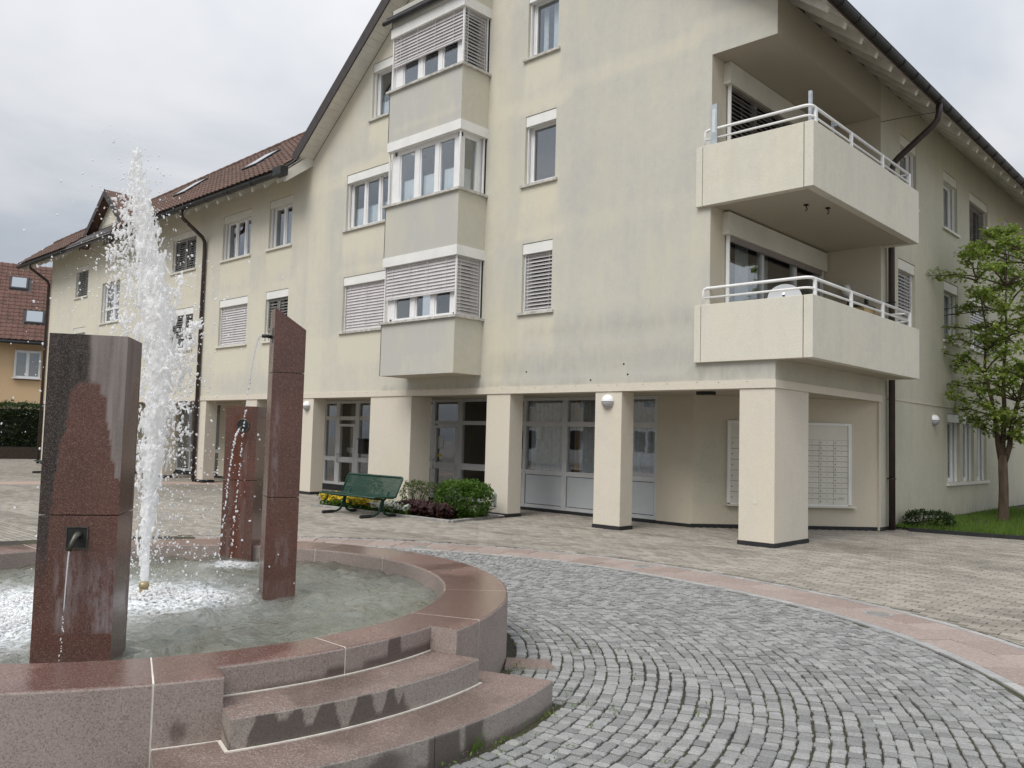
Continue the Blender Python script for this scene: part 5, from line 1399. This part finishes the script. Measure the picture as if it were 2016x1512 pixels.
def bush(name, label, c, r, n, size, mat, group=None):
    rnd = random.Random(int(abs(c[0]*100))); t = thing(name, label, 'bush', (c[0], c[1], 0), group); pts = []
    for _ in range(n):
        d = Vector((rnd.gauss(0, 1), rnd.gauss(0, 1), rnd.gauss(0, 1))).normalized(); k = rnd.uniform(.55, 1.0)**.4
        k *= 1+.16*noise.noise(d*2.3+Vector(c))+.10*noise.noise(d*5+Vector(c))
        sq = lambda v: math.copysign(abs(v)**.75, v)
        P = Vector((c[0]+r[0]*sq(d.x)*k, c[1]+r[1]*sq(d.y)*k, c[2]+r[2]*sq(d.z)*k))
        if P.z > .03: pts.append(P)
    leaves(pts, size, 'foliage', mat, t, None, rnd, -.1)
    b_ = MB()
    for k in range(7):
        a = rnd.uniform(0, 6.28); b_.tube([(c[0], c[1], 0), (c[0]+r[0]*.4*math.cos(a), c[1]+r[1]*.4*math.sin(a), c[2]), (c[0]+r[0]*.7*math.cos(a), c[1]+r[1]*.7*math.sin(a), c[2]+r[2]*.5)], [.012, .008, .004], 5)
    b_.build('stem', 'bark', t)
bush('round_bush', 'dense bright green bush beside the glazed entrance door', (-12.15, 11.62, .36), (.52, .52, .39), 7500, .055, 'leaf_bush')
bush('loose_bush', 'loose dull green bush behind the right end of the bench', (-13.95, 12.0, .28), (.42, .35, .36), 1800, .055, 'leaf_dull')
bush('small_bush', 'small green bush behind the left end of the bench', (-15.55, 11.85, .28), (.33, .32, .40), 1600, .055, 'leaf_bush')
# white pebbles at the bed's right end
b = MB(); rp = random.Random(2); tint = []
for _ in range(90):
    v, f_ = bevel_block(.05, .035, .012, .008, .004, rp, .2); b.add(v, f_, Matrix.Translation((rp.uniform(-12.35, -11.75), rp.uniform(12.15, 12.42), .045)) @ Matrix.Rotation(rp.uniform(0, 3), 4, 'Z')); tint += [rp.random()]*len(v)
tag(b.build('pebbles', 'edge_stone', None, kind='stuff', attrs={'tint': tint}), 'white pebbles at the foot of the column beside the bush')
# ================================================================== lawn strip, shrubs and trees on the right
LAWN = [(-5.72, 17.55), (-3.7, 17.92), (2.5, 19.0), (2.5, 40), (-6.02, 40), (-6.02, 18.6)]
b = MB(); b.prism(LAWN, -.04, .03); tag(b.build('lawn', 'soil', None, kind='structure'), 'strip of lawn along the side wall')
for a, c in zip(LAWN[:3], LAWN[1:3]):
    a, c = Vector((*a, 0)), Vector((*c, 0)); d = c-a; n = max(1, int(d.length)); s = d.normalized(); w = Vector((s.y, -s.x, 0))*.04
    for k in range(n):
        p_, q = a+d*k/n+s*.003, a+d*(k+1)/n-s*.003
        b = MB(); b.hexa([(v.x, v.y, -.05) for v in (p_+w, q+w, q-w, p_-w)]+[(v.x, v.y, .05) for v in (p_+w, q+w, q-w, p_-w)]); b.split('kerb_stone', 'base_black', bpy.data.objects['lawn'])
def grass(n):
    rnd = random.Random(6); b_ = MB(); tint = []
    for _ in range(n):
        y = 17.7+rnd.random()**1.6*9; x = rnd.uniform(-6.0, -2.0)
        if y < 17.6+(x+5.7)*.18: continue
        bald = nz(x*1.2, y*1.2, 9.)
        if bald > .25 and x < -5.0: continue
        h = rnd.uniform(.05, .13)*(1+.5*bald); a = rnd.uniform(0, 6.28); dx, dy = math.cos(a), math.sin(a); l = rnd.gauss(0, .03)
        i = len(b_.v); b_.v += [(x-dx*.006, y-dy*.006, .03), (x+dx*.006, y+dy*.006, .03), (x+l, y+rnd.gauss(0, .03), .03+h)]; b_.f.append((i, i+1, i+2)); tint += [rnd.random()]*3
    tag(b_.build('grass', 'grass', None, kind='stuff', attrs={'tint': tint}), 'short green grass by the side wall')
grass(26000)
bush('low_shrub', 'low dark green shrub at the corner of the lawn near the downpipe', (-5.50, 18.1, .14), (.48, .30, .24), 2600, .06, 'leaf_dark')
def tree(name, label, base, env, seed, nbr, lsize, mat, trunk_r, fork_z, leaders, blossom=0, ntw=6, nlf=8):
    "trunk with leaders; side limbs in loose layers inside the envelope env [(z, half width)]"
    rnd = random.Random(seed); t = thing(name, label, 'tree', base); B0 = Vector(base); tr = MB(); pts = []
    def hw(z):
        for (a, ra), (c, rb) in zip(env, env[1:]):
            if a <= z <= c: return ra+(rb-ra)*(z-a)/(c-a)
        return .1
    tip = B0+Vector((0, 0, fork_z))
    tr.tube([B0+Vector((0, 0, -.05)), B0+Vector((0, 0, .08)), B0+Vector((.015, 0, fork_z*.5)), tip], [trunk_r*1.3, trunk_r*1.05, trunk_r*.95, trunk_r*.9], 12)
    axes = []
    for (dx, dy, zt_) in leaders:
        path = []; n = 9
        for k in range(n+1):
            f_ = k/n; w = Vector((noise.noise((k*.6, dx*3, seed))*.16, noise.noise((k*.6, dy*3, seed+7))*.16, 0))*min(1, f_*3)
            path.append(tip-Vector((0, 0, .28*(1-f_)))+Vector((dx*f_**.8, dy*f_**.8, (zt_-fork_z)*f_))+w)
        tr.tube(path, [trunk_r*(.66-.04*k)*(1-.80*k/n) for k in range(n+1)], 7); axes.append(path)
        for q in path[4:]:
            for _ in range(10): pts.append(q+Vector((rnd.gauss(0, .10), rnd.gauss(0, .10), rnd.gauss(0, .10))))
    zlo, zhi = env[0][0], env[-1][0]
    for b_ in range(nbr):
        z = zlo+(zhi-zlo)*(b_+rnd.random())/nbr; path = rnd.choice(axes); zz = z-.25
        q = min(path, key=lambda p_: abs(p_.z-zz)); a = b_*2.4+rnd.gauss(0, .5); L = hw(z)*rnd.uniform(.45, 1.05); d = Vector((math.cos(a), math.sin(a), 0))
        tgt = Vector((B0.x+d.x*L, B0.y+d.y*L, z+rnd.uniform(-.1, .2))); n = 6; pp = []
        for k in range(n+1):
            f_ = k/n; c = q+(tgt-q)*f_; c.z += .16*math.sin(f_*2.6)*L*.6; c += Vector((rnd.gauss(0, .03), rnd.gauss(0, .03), rnd.gauss(0, .02)))*f_; pp.append(c)
        tr.tube(pp, [.020*(1-.8*k/n)+.003 for k in range(n+1)], 5)
        for k in range(2, n+1):
            for _ in range(ntw if k > 3 else ntw//2):
                a2 = rnd.uniform(0, 6.28); tw = Vector((math.cos(a2)*.8+d.x*.6, math.sin(a2)*.8+d.y*.6, rnd.uniform(-.25, .45))).normalized()*rnd.uniform(.10, .34); e = pp[k]+tw
                tr.tube([pp[k], e], [.005, .0025], 4, False)
                for m_ in range(nlf): pts.append(pp[k]+tw*(.3+.8*m_/nlf)+Vector((rnd.gauss(0, .035), rnd.gauss(0, .035), rnd.gauss(0, .03))))
    tr.build('trunk', 'bark', t, True)
    keep = [P for P in pts if P.x > XS+.05 and P.z > .2]
    leaves(keep, lsize, 'crown', mat, t, None, rnd, .25, .60)
    if blossom: leaves([P+Vector((rnd.gauss(0, .03), rnd.gauss(0, .03), .03)) for P in rnd.sample([q for q in keep if q.z > zlo+1.2], blossom)], .06, 'blossom', 'blossom', t, None, rnd, -.2, .9)
tree('young_tree', 'young leafy tree with pale blossom in front of the side wall', (-4.93, 21.3, 0), [(1.95, .6), (2.3, 1.25), (2.8, 1.5), (3.3, 1.35), (3.9, 1.5), (4.5, 1.65), (5.1, 1.8), (5.55, 1.75), (5.9, 1.3), (6.3, .7), (6.6, .1)], 12, 86, .105, 'leaf_tree', .105, 1.5, [(-.45, -.25, 6.0), (.1, .0, 6.5), (.75, .1, 5.7)], 560, 5, 7)
tree('far_tree', 'darker tree standing behind the blossoming tree at the right edge', (-3.9, 24.5, 0), [(.4, .6), (1.2, 1.0), (2.2, 1.2), (3.4, 1.2), (4.8, 1.0), (5.6, .5), (6.0, .1)], 5, 46, .11, 'leaf_tree', .08, .5, [(.1, .1, 5.4), (-.3, .2, 4.4)], 0, 5, 7)
# ================================================================== neighbour on the far left
A = math.radians(73.6); nd = Vector((math.sin(A), -math.cos(A), 0)); NB0 = Vector((-math.sin(A)*53, math.cos(A)*53, 0))
NBF = Fr((NB0.x, NB0.y), (math.cos(A-.03), math.sin(A-.03)))
nb = thing('neighbour_house', 'peach house with red tiled roof and roof windows at the far left', 'house', tuple(NB0))
b = MB(); b.fbox(NBF, -9, 4, -9, 0, 2.75, 6.3); b.build('wall', 'plaster_peach', nb)
b = MB(); b.fbox(NBF, -9, 3.9, -9, -.4, 0, 2.75); b.build('ground_floor_wall', 'plaster_side', nb)
b = MB(); b.fbox(NBF, -4, -.9, -.42, -.36, .2, 2.5); b.build('garage_door', 'shutter_grey', nb)
NBW = Fr(NBF.p(0, .19, 0).xy, (math.cos(A-.03), math.sin(A-.03)))
window(nb, NBW, -.28, .98, 4.15, 5.65, panes=2, hb=.0, curt=[(.02, .98, .0, 1., 'curtain_grey')], rec=.08, sillm='box_white', room=.03, e=.0)
RS = .92
def nr(u, s, h=0): return NBF.p(u, .75-s*math.cos(math.atan(RS))-h*math.sin(math.atan(RS))*-1*0, 6.05+s*math.sin(math.atan(RS))+h)
b = MB(); b.hexa([nr(-9.6, 0), nr(4.6, 0), nr(4.6, 7.2), nr(-9.6, 7.2), nr(-9.6, 0, .14), nr(4.6, 0, .14), nr(4.6, 7.2, .14), nr(-9.6, 7.2, .14)])
b.hexa([nr(-9.6, 7.2), nr(4.6, 7.2), NBF.p(4.6, -9.6, 6.4), NBF.p(-9.6, -9.6, 6.4), nr(-9.6, 7.2, .14), nr(4.6, 7.2, .14), NBF.p(4.6, -9.6, 6.54), NBF.p(-9.6, -9.6, 6.54)]); nroof = b.build('roof', 'board_brown', nb)
pl = []; s = .15; R3 = Matrix(((NBF.U.x, -NBF.N.x, 0), (NBF.U.y, -NBF.N.y, 0), (0, 0, 1))).to_4x4()
while s < 7.1:
    u = -5.5
    while u < 4.5:
        if not (any(ua-.1 < u < ub+.1 and sa-.1 < s < sb+.12 for ua, ub, sa, sb in ((-.85, .05, 4.55, 5.7), (.05, 1.0, 1.35, 2.5)))):
            pl.append((Matrix.Translation(nr(u, s, .15)) @ R3 @ Matrix.Rotation(math.atan(RS)-.03+RND.uniform(-.015, .015), 4, 'X'), 0))
        u += .28
    s += .345
scatter('roof_tile', [tile_variant(.28, .41)], 'tile_red', nroof, pl, 260, 'roof_tile_field')
for ua, ub, sa, sb in ((-.85, .05, 4.55, 5.7), (.05, 1.0, 1.35, 2.5)):
    b = MB(); b.hexa([nr(ua, sa, .1), nr(ub, sa, .1), nr(ub, sb, .1), nr(ua, sb, .1), nr(ua, sa, .28), nr(ub, sa, .28), nr(ub, sb, .28), nr(ua, sb, .28)]); sk = b.build('roof_window', 'gutter_dark', nb)
    b = MB(); e = .09; b.hexa([nr(ua+e, sa+e, .27), nr(ub-e, sa+e, .27), nr(ub-e, sb-e, .27), nr(ua+e, sb-e, .27), nr(ua+e, sa+e, .287), nr(ub-e, sa+e, .287), nr(ub-e, sb-e, .287), nr(ua+e, sb-e, .287)]); b.build('pane', 'glass_sky', sk)
b = MB(); b.tube([NBF.p(-9.6, .80, 6.03), NBF.p(4.6, .80, 6.0)], .08, 10); b.build('gutter', 'gutter_dark', nb, True)
# hedge on a low wall
HF = Fr((NB0.x+nd.x*6.5, NB0.y+nd.y*6.5), (math.cos(A), math.sin(A)))
b = MB(); b.fbox(HF, -7, 3.5, -.2, 0, -.05, .55); tag(b.build('low_wall', 'soil'), 'low brown stone wall under the hedge at far left', 'wall')
rh = random.Random(17); pts = []
for _ in range(9000):
    u = rh.uniform(-6, 3.3); v = rh.random(); top = 2.55+.18*nz(u*1.3, 0, 5)+.1*nz(u*4, 1, 5)
    if rh.random() < .72: pts.append(HF.p(u, -.25+rh.gauss(0, .09)+.10*nz(u*2, v*4, 2), .5+v*(top-.5)))
    else: pts.append(HF.p(u, -.25-rh.random()*1.0, top+rh.gauss(0, .06)))
t = thing('hedge', 'dark green clipped hedge in front of the peach house', 'hedge', tuple(HF.p(-1.5, -.6, 0)))
leaves(pts, .13, 'foliage', 'leaf_dark', t, None, rh, -.1, .7)
b = MB(); b.fbox(HF, -6, 3.3, -1.15, -.42, .4, 2.35); b.build('dark_core', 'dark_room', t)  # near-black box painted in for the shaded inside of the hedge
# drain covers in the band
for (x, y, r_, lab) in ((-3.04, 8.47, .13, 'round drain cover in the pink band nearest the right edge'), (-6.25, 9.16, .13, 'round drain cover in the pink band below the corner column'), (-9.31, 8.06, .14, 'round drain cover in the pink band just behind the fountain rim')):
    t = thing('drain_cover', lab, 'drain cover', (x, y, 0), 'round drain covers in the pink band')
    b = MB(); q = [(x+r_*math.cos(a), y+r_*math.sin(a)) for a in [2*math.pi*k/28 for k in range(28)]]; b.prism(q, -.03, .004); b.build('ring', 'edge_stone', t)
    b = MB(); q = [(x+r_*.8*math.cos(a), y+r_*.8*math.sin(a)) for a in [2*math.pi*k/28 for k in range(28)]]; b.prism(q, -.03, .008); b.build('lid', 'steel_plate', t)
# weeds and moss tufts along the joints
def weeds():
    rnd = random.Random(31); pts = []
    for _ in range(90):
        t_ = rad(rnd.uniform(-6, 60)); r_ = rnd.choice((2.76, 3.28, 3.0, 3.4, 3.6, 4.1))+rnd.gauss(0, .03)
        if abs(math.degrees(t_)) < 22 and r_ < 3.26: r_ = 3.265+abs(rnd.gauss(0, .02))
        if r_ < 2.745: r_ = 2.75
        n = rnd.choice((1, 2, 3, 8))
        for _ in range(n): pts.append(Vector(pol(r_+rnd.gauss(0, .012), t_+rnd.gauss(0, .006), rnd.uniform(-.008, .012))))
    for c in ((2.80, 33, 40), (2.78, 26, 25), (3.275, 8, 20), (3.27, 3, 26), (3.29, 18, 18), (3.5, 1.5, 20)):
        for _ in range(c[2]): pts.append(Vector(pol(c[0]+abs(rnd.gauss(0, .05)), rad(c[1])+rnd.gauss(0, .03), rnd.uniform(0, .03))))
    tag(leaves(pts, .021, 'weeds', 'grass', None, 'stuff', rnd, -.7, .35), 'small green weeds growing in the cobble joints by the fountain')
weeds()
b = MB(); q = Vector(pol(3.262, rad(5.2), 0)); tn = Vector((-math.sin(rad(5)), math.cos(rad(5)), 0)); tint = []
for k, (dx, h_, l) in enumerate(((0, .11, .02), (.015, .075, .04), (-.01, .07, -.02), (.02, .05, .04))):
    a = q+tn*dx; b.poly([a-tn*.006, a+tn*.006, a+tn*(l*.5+.014)+Vector((.02, 0, h_*.6)), a+tn*l+Vector((.035, 0, h_)), a+tn*(l*.5-.008)+Vector((.02, 0, h_*.6))])
tag(b.build('tall_weed', 'leaf_bush', attrs={'tint': [.8]*len(b.v)}), 'single tall weed at the foot of the lowest fountain step', 'weed')
# ================================================================== moving water (frozen)
SR = Vector((cr.x, cr.y, 0)).normalized()       # sideways as seen from the plaza
DPT = Vector((fw.x, fw.y, 0)).normalized()
PROF = [(.42, .0, .030), (.55, .0, .036), (.8, .002, .044), (1.1, .006, .060), (1.45, .015, .088), (1.8, .03, .112), (2.15, .02, .130), (2.5, -.02, .135), (2.8, -.07, .115), (3.05, -.12, .10), (3.3, -.17, .08), (3.5, -.21, .058), (3.7, -.24, .034), (3.83, -.25, .012)]
def prof(z):
    for (a, o, w), (c, o2, w2) in zip(PROF, PROF[1:]):
        if a <= z <= c: k = (z-a)/(c-a); return o+(o2-o)*k, w+(w2-w)*k
    return PROF[-1][1:]
ICO_V = []; 
def ico():
    g = (1+5**.5)/2; v = [Vector(q).normalized() for q in ((-1, g, 0), (1, g, 0), (-1, -g, 0), (1, -g, 0), (0, -1, g), (0, 1, g), (0, -1, -g), (0, 1, -g), (g, 0, -1), (g, 0, 1), (-g, 0, -1), (-g, 0, 1))]
    f_ = [(0, 11, 5), (0, 5, 1), (0, 1, 7), (0, 7, 10), (0, 10, 11), (1, 5, 9), (5, 11, 4), (11, 10, 2), (10, 7, 6), (7, 1, 8), (3, 9, 4), (3, 4, 2), (3, 2, 6), (3, 6, 8), (3, 8, 9), (4, 9, 5), (2, 4, 11), (6, 2, 10), (8, 6, 7), (9, 8, 1)]
    return v, f_
IV, IF = ico()
def blob(mb, c, s, rot):
    i = len(mb.v); cz, sz = math.cos(rot), math.sin(rot)
    for v in IV:
        x, y, z = v.x*s[0], v.y*s[1], v.z*s[2]; x, z = x*cz-z*sz, x*sz+z*cz
        mb.v.append((c.x+SR.x*x+DPT.x*y, c.y+SR.y*x+DPT.y*y, c.z+z))
    mb.f += [tuple(i+k for k in f_) for f_ in IF]
def jet():
    rnd = random.Random(77); mb = MB()
    # body: dense overlapping strands, merged into one surface
    pts = []
    z = .425
    while z < 3.82:
        o, w = prof(z); mb_pts = None
        pts.append(NZ+SR*o+Vector((0, 0, z))); z += .05
    mb.tube(pts, [max(.006, prof(p_.z)[1]*(.85 if p_.z < .9 else .72)*(1+.35*nz(p_.z*5, 1, 2))) for p_ in pts], 12)
    for _ in range(1900):
        z = .55+(3.80-.55)*rnd.random()**.85; o, w = prof(z)
        a = rnd.gauss(0, .60)*w; d = rnd.gauss(0, .55)*w
        s = rnd.uniform(.0055, .017)*(.7+w*4); c = NZ+SR*(o+a)+DPT*d+Vector((0, 0, z))
        blob(mb, c, (s*.75, s*.75, s*rnd.uniform(1.2, 6.)), rnd.gauss(0, .22))
    # torn sheets thrown to the side: (height, offset, count, spread)
    for z0, z1, o0, o1, n, w in ((2.9, 3.45, -.34, -.30, 264, .05), (2.45, 2.95, .10, -.34, 132, .04), (2.3, 3.0, -.26, -.36, 242, .05), (2.05, 2.42, .12, .30, 154, .025), (2.36, 2.43, .22, .33, 99, .012), (1.75, 2.3, .22, .26, 198, .04), (1.1, 1.6, -.06, -.15, 132, .02), (2.6, 2.8, .10, .18, 66, .02), (1.35, 1.8, .15, .22, 132, .05)):
        for _ in range(n):
            k = rnd.random(); c = NZ+SR*(o0+(o1-o0)*k+rnd.gauss(0, w))+DPT*rnd.gauss(0, .05)+Vector((0, 0, z0+(z1-z0)*k+rnd.gauss(0, .02))); s = rnd.uniform(.005, .012)
            blob(mb, c, (s, s, s*rnd.uniform(.8, 3.)), rnd.gauss(0, .6))
    o = mb.build('water_jet', 'jet_water', None, True); tag(o, 'tall white jet of water shooting up from the brass nozzle', 'water jet')
    r_ = o.modifiers.new('merge', 'REMESH'); r_.mode = 'VOXEL'; r_.voxel_size = .0055; r_.use_smooth_shade = True
    tx = bpy.data.textures.new('ripple', 'CLOUDS'); tx.noise_scale = .045; tx.noise_depth = 3
    d_ = o.modifiers.new('ripple', 'DISPLACE'); d_.texture = tx; d_.strength = .020; d_.mid_level = .55; d_.texture_coords = 'GLOBAL'
    # loose drops
    mb = MB()
    for _ in range(4700):
        q = rnd.random()
        if q < .42:
            z = rnd.uniform(.5, 3.85); o_, w = prof(z); a = o_+rnd.gauss(0, 1)*(w*1.0+.05); 
        elif q < .78:
            z = .35+2.6*rnd.random()**1.1; a = rnd.gauss(-.05, .36)
        elif q < .90:
            z = rnd.uniform(.35, 1.5); a = rnd.gauss(.25, .25)
        else:
            z = rnd.uniform(1.4, 3.6); a = rnd.gauss(-.45, .28)
        c = NZ+SR*a+DPT*rnd.gauss(0, .22)+Vector((0, 0, z)); s = .0020+.0078*rnd.random()**3.8
        if (c-NZ).xy.length > 1.7: continue
        blob(mb, c, (s*rnd.uniform(.8, 1.2), s, s*rnd.uniform(.8, 1.6)), rnd.gauss(0, .7))
    tag(mb.build('spray', 'drop_water', None, True, 'stuff'), 'fine spray of drops round the water jet')
    # side jets: parabola of beads
    def parabola(P0, P1, apex, name, label, r0_, n=46, brk=.25):
        m = MB(); P0, P1 = Vector(P0), Vector(P1); path = []
        for k in range(n+1):
            s = k/n; z = P0.z+(P1.z-P0.z)*s+4*apex*s*(1-s) ; path.append(Vector((P0.x+(P1.x-P0.x)*s**.0*s, P0.y+(P1.y-P0.y)*s, z)))
        # free fall: horizontal speed constant, height quadratic in time
        path = [Vector((P0.x+(P1.x-P0.x)*s, P0.y+(P1.y-P0.y)*s, P0.z+apex*s-(P0.z-P1.z+apex)*s*s)) for s in [k/n for k in range(n+1)]]
        kb = int(n*brk); m.tube(path[:kb+1], [r0_*(1-.4*k/kb) for k in range(kb+1)], 7)
        for k in range(kb, n):
            for _ in range(2):
                s = rnd.random(); c = path[k]+(path[k+1]-path[k])*s+Vector((rnd.gauss(0, .004), rnd.gauss(0, .004), 0)); q = r0_*rnd.uniform(.35, 1.0); blob(m, c, (q, q, q*rnd.uniform(1, 2.6)), rnd.gauss(0, .2))
        tag(m.build(name, 'drop_water', None, True, 'stuff'), label)
    parabola(f2.p(.20, .09, 2.36), (-7.50, 4.12, .33), .10, 'side_stream', 'thin stream of water arching from the tall slanted pillar', .0085, 60, .42)
    parabola(f3.p(L3*.55, .08, 1.615), f3.p(L3*.42, .30, .33), .0, 'side_stream', 'thin stream falling from the round mouth of the rear pillar', .010, 40, .12)
    parabola(f1.p(um-.015, .079, .925), f1.p(um-.025, .092, .33), .0, 'side_stream', 'thin stream dribbling from the pipe of the front left pillar', .0042, 30, .75)
    # froth where water falls back
    mb = MB()
    for (x, y, rr, n, hh) in ((NZ.x+.05, NZ.y+.03, .36, 1100, .05), (NZ.x+.35, NZ.y+.30, .24, 420, .03), (-6.15, 1.62, .42, 1700, .13), (-6.5, 1.35, .36, 800, .09), (-7.50, 4.12, .09, 132, .04), (-6.8, 2.1, .40, 600, .05)):
        for _ in range(n):
            a = rnd.uniform(0, 6.28); q = rr*abs(rnd.gauss(0, .55)); s = rnd.uniform(.003, .011); h_ = hh*rnd.random()**2*math.exp(-q/rr)
            P = Vector((x+q*math.cos(a), y+q*math.sin(a), WZ+h_+.004))
            if (P-FC).xy.length > 2.2: continue
            blob(mb, P, (s*1.5, s*1.5, s*(.5 if h_ < .02 else 1.)), rnd.gauss(0, .4))
    tag(mb.build('froth', 'jet_water', None, True, 'stuff'), 'white froth on the water round the nozzle and the falling streams')
jet()

# ================================================================== house across the square (seen only mirrored in the panes)
OPF = Fr((-8, -17), (-1, .12))
op = thing('opposite_house', 'pale house across the square mirrored in the shop windows', 'house', (-20, -16, 0))
b = MB(); b.fbox(OPF, -14, 34, -8, 0, -.05, 6.2); b.build('wall', 'plaster_clean', op)
b = MB(); b.extr([OPF.p(-14.5, .6, 6.1), OPF.p(-14.5, -4, 9.6), OPF.p(-14.5, -8.6, 6.1)], OPF.U*49); b.build('roof', 'tile_red', op)
for k in range(10):
    u = -12+k*4.6
    for z in (3.6,):
        b = MB(); b.fbox(OPF, u, u+1.4, -.02, .03, z, z+1.4); w_ = b.build('window', 'frame_white', op); b = MB(); b.fbox(OPF, u+.1, u+1.3, .031, .036, z+.1, z+1.3); b.build('pane', 'glass_sky', w_)
    b = MB(); b.fbox(OPF, u, u+2.0, -.02, .03, .1, 2.3); w_ = b.build('door', 'frame_white', op)
    for a in (.12, 1.06): b = MB(); b.fbox(OPF, u+a, u+a+.82, .031, .036, .95, 2.15); b.build('pane', 'dark_room', w_)

b = MB(); b.poly([FRT.p(-6.365+.045*math.cos(a)*(1-.35*math.sin(a)), .0045-.004-.001, .735+.085*math.sin(a)) for a in [2*math.pi*k/20 for k in range(20)]][::1]); b.v = [(x, YF+.0015, z) for x, y, z in b.v]; b.build('paint_patch', 'concrete_white', bld)
b = MB()
for k in range(26):
    x = -19.0+k*.5+RND.uniform(-.08, .08); zq = 2.61+RND.uniform(-.008, .008); b.fbox(FRT, x-.007, x+.007, .0185, .0205, zq-.006, zq+.006)
for x, z in ((-11.33, 2.93), (-8.95, 2.99), (-8.86, 2.80), (-9.7, 2.72)): b.tube([FRT.p(x, .0, z), FRT.p(x, .004, z)], .018, 10)
b.split('fixing_hole', 'black', bld)
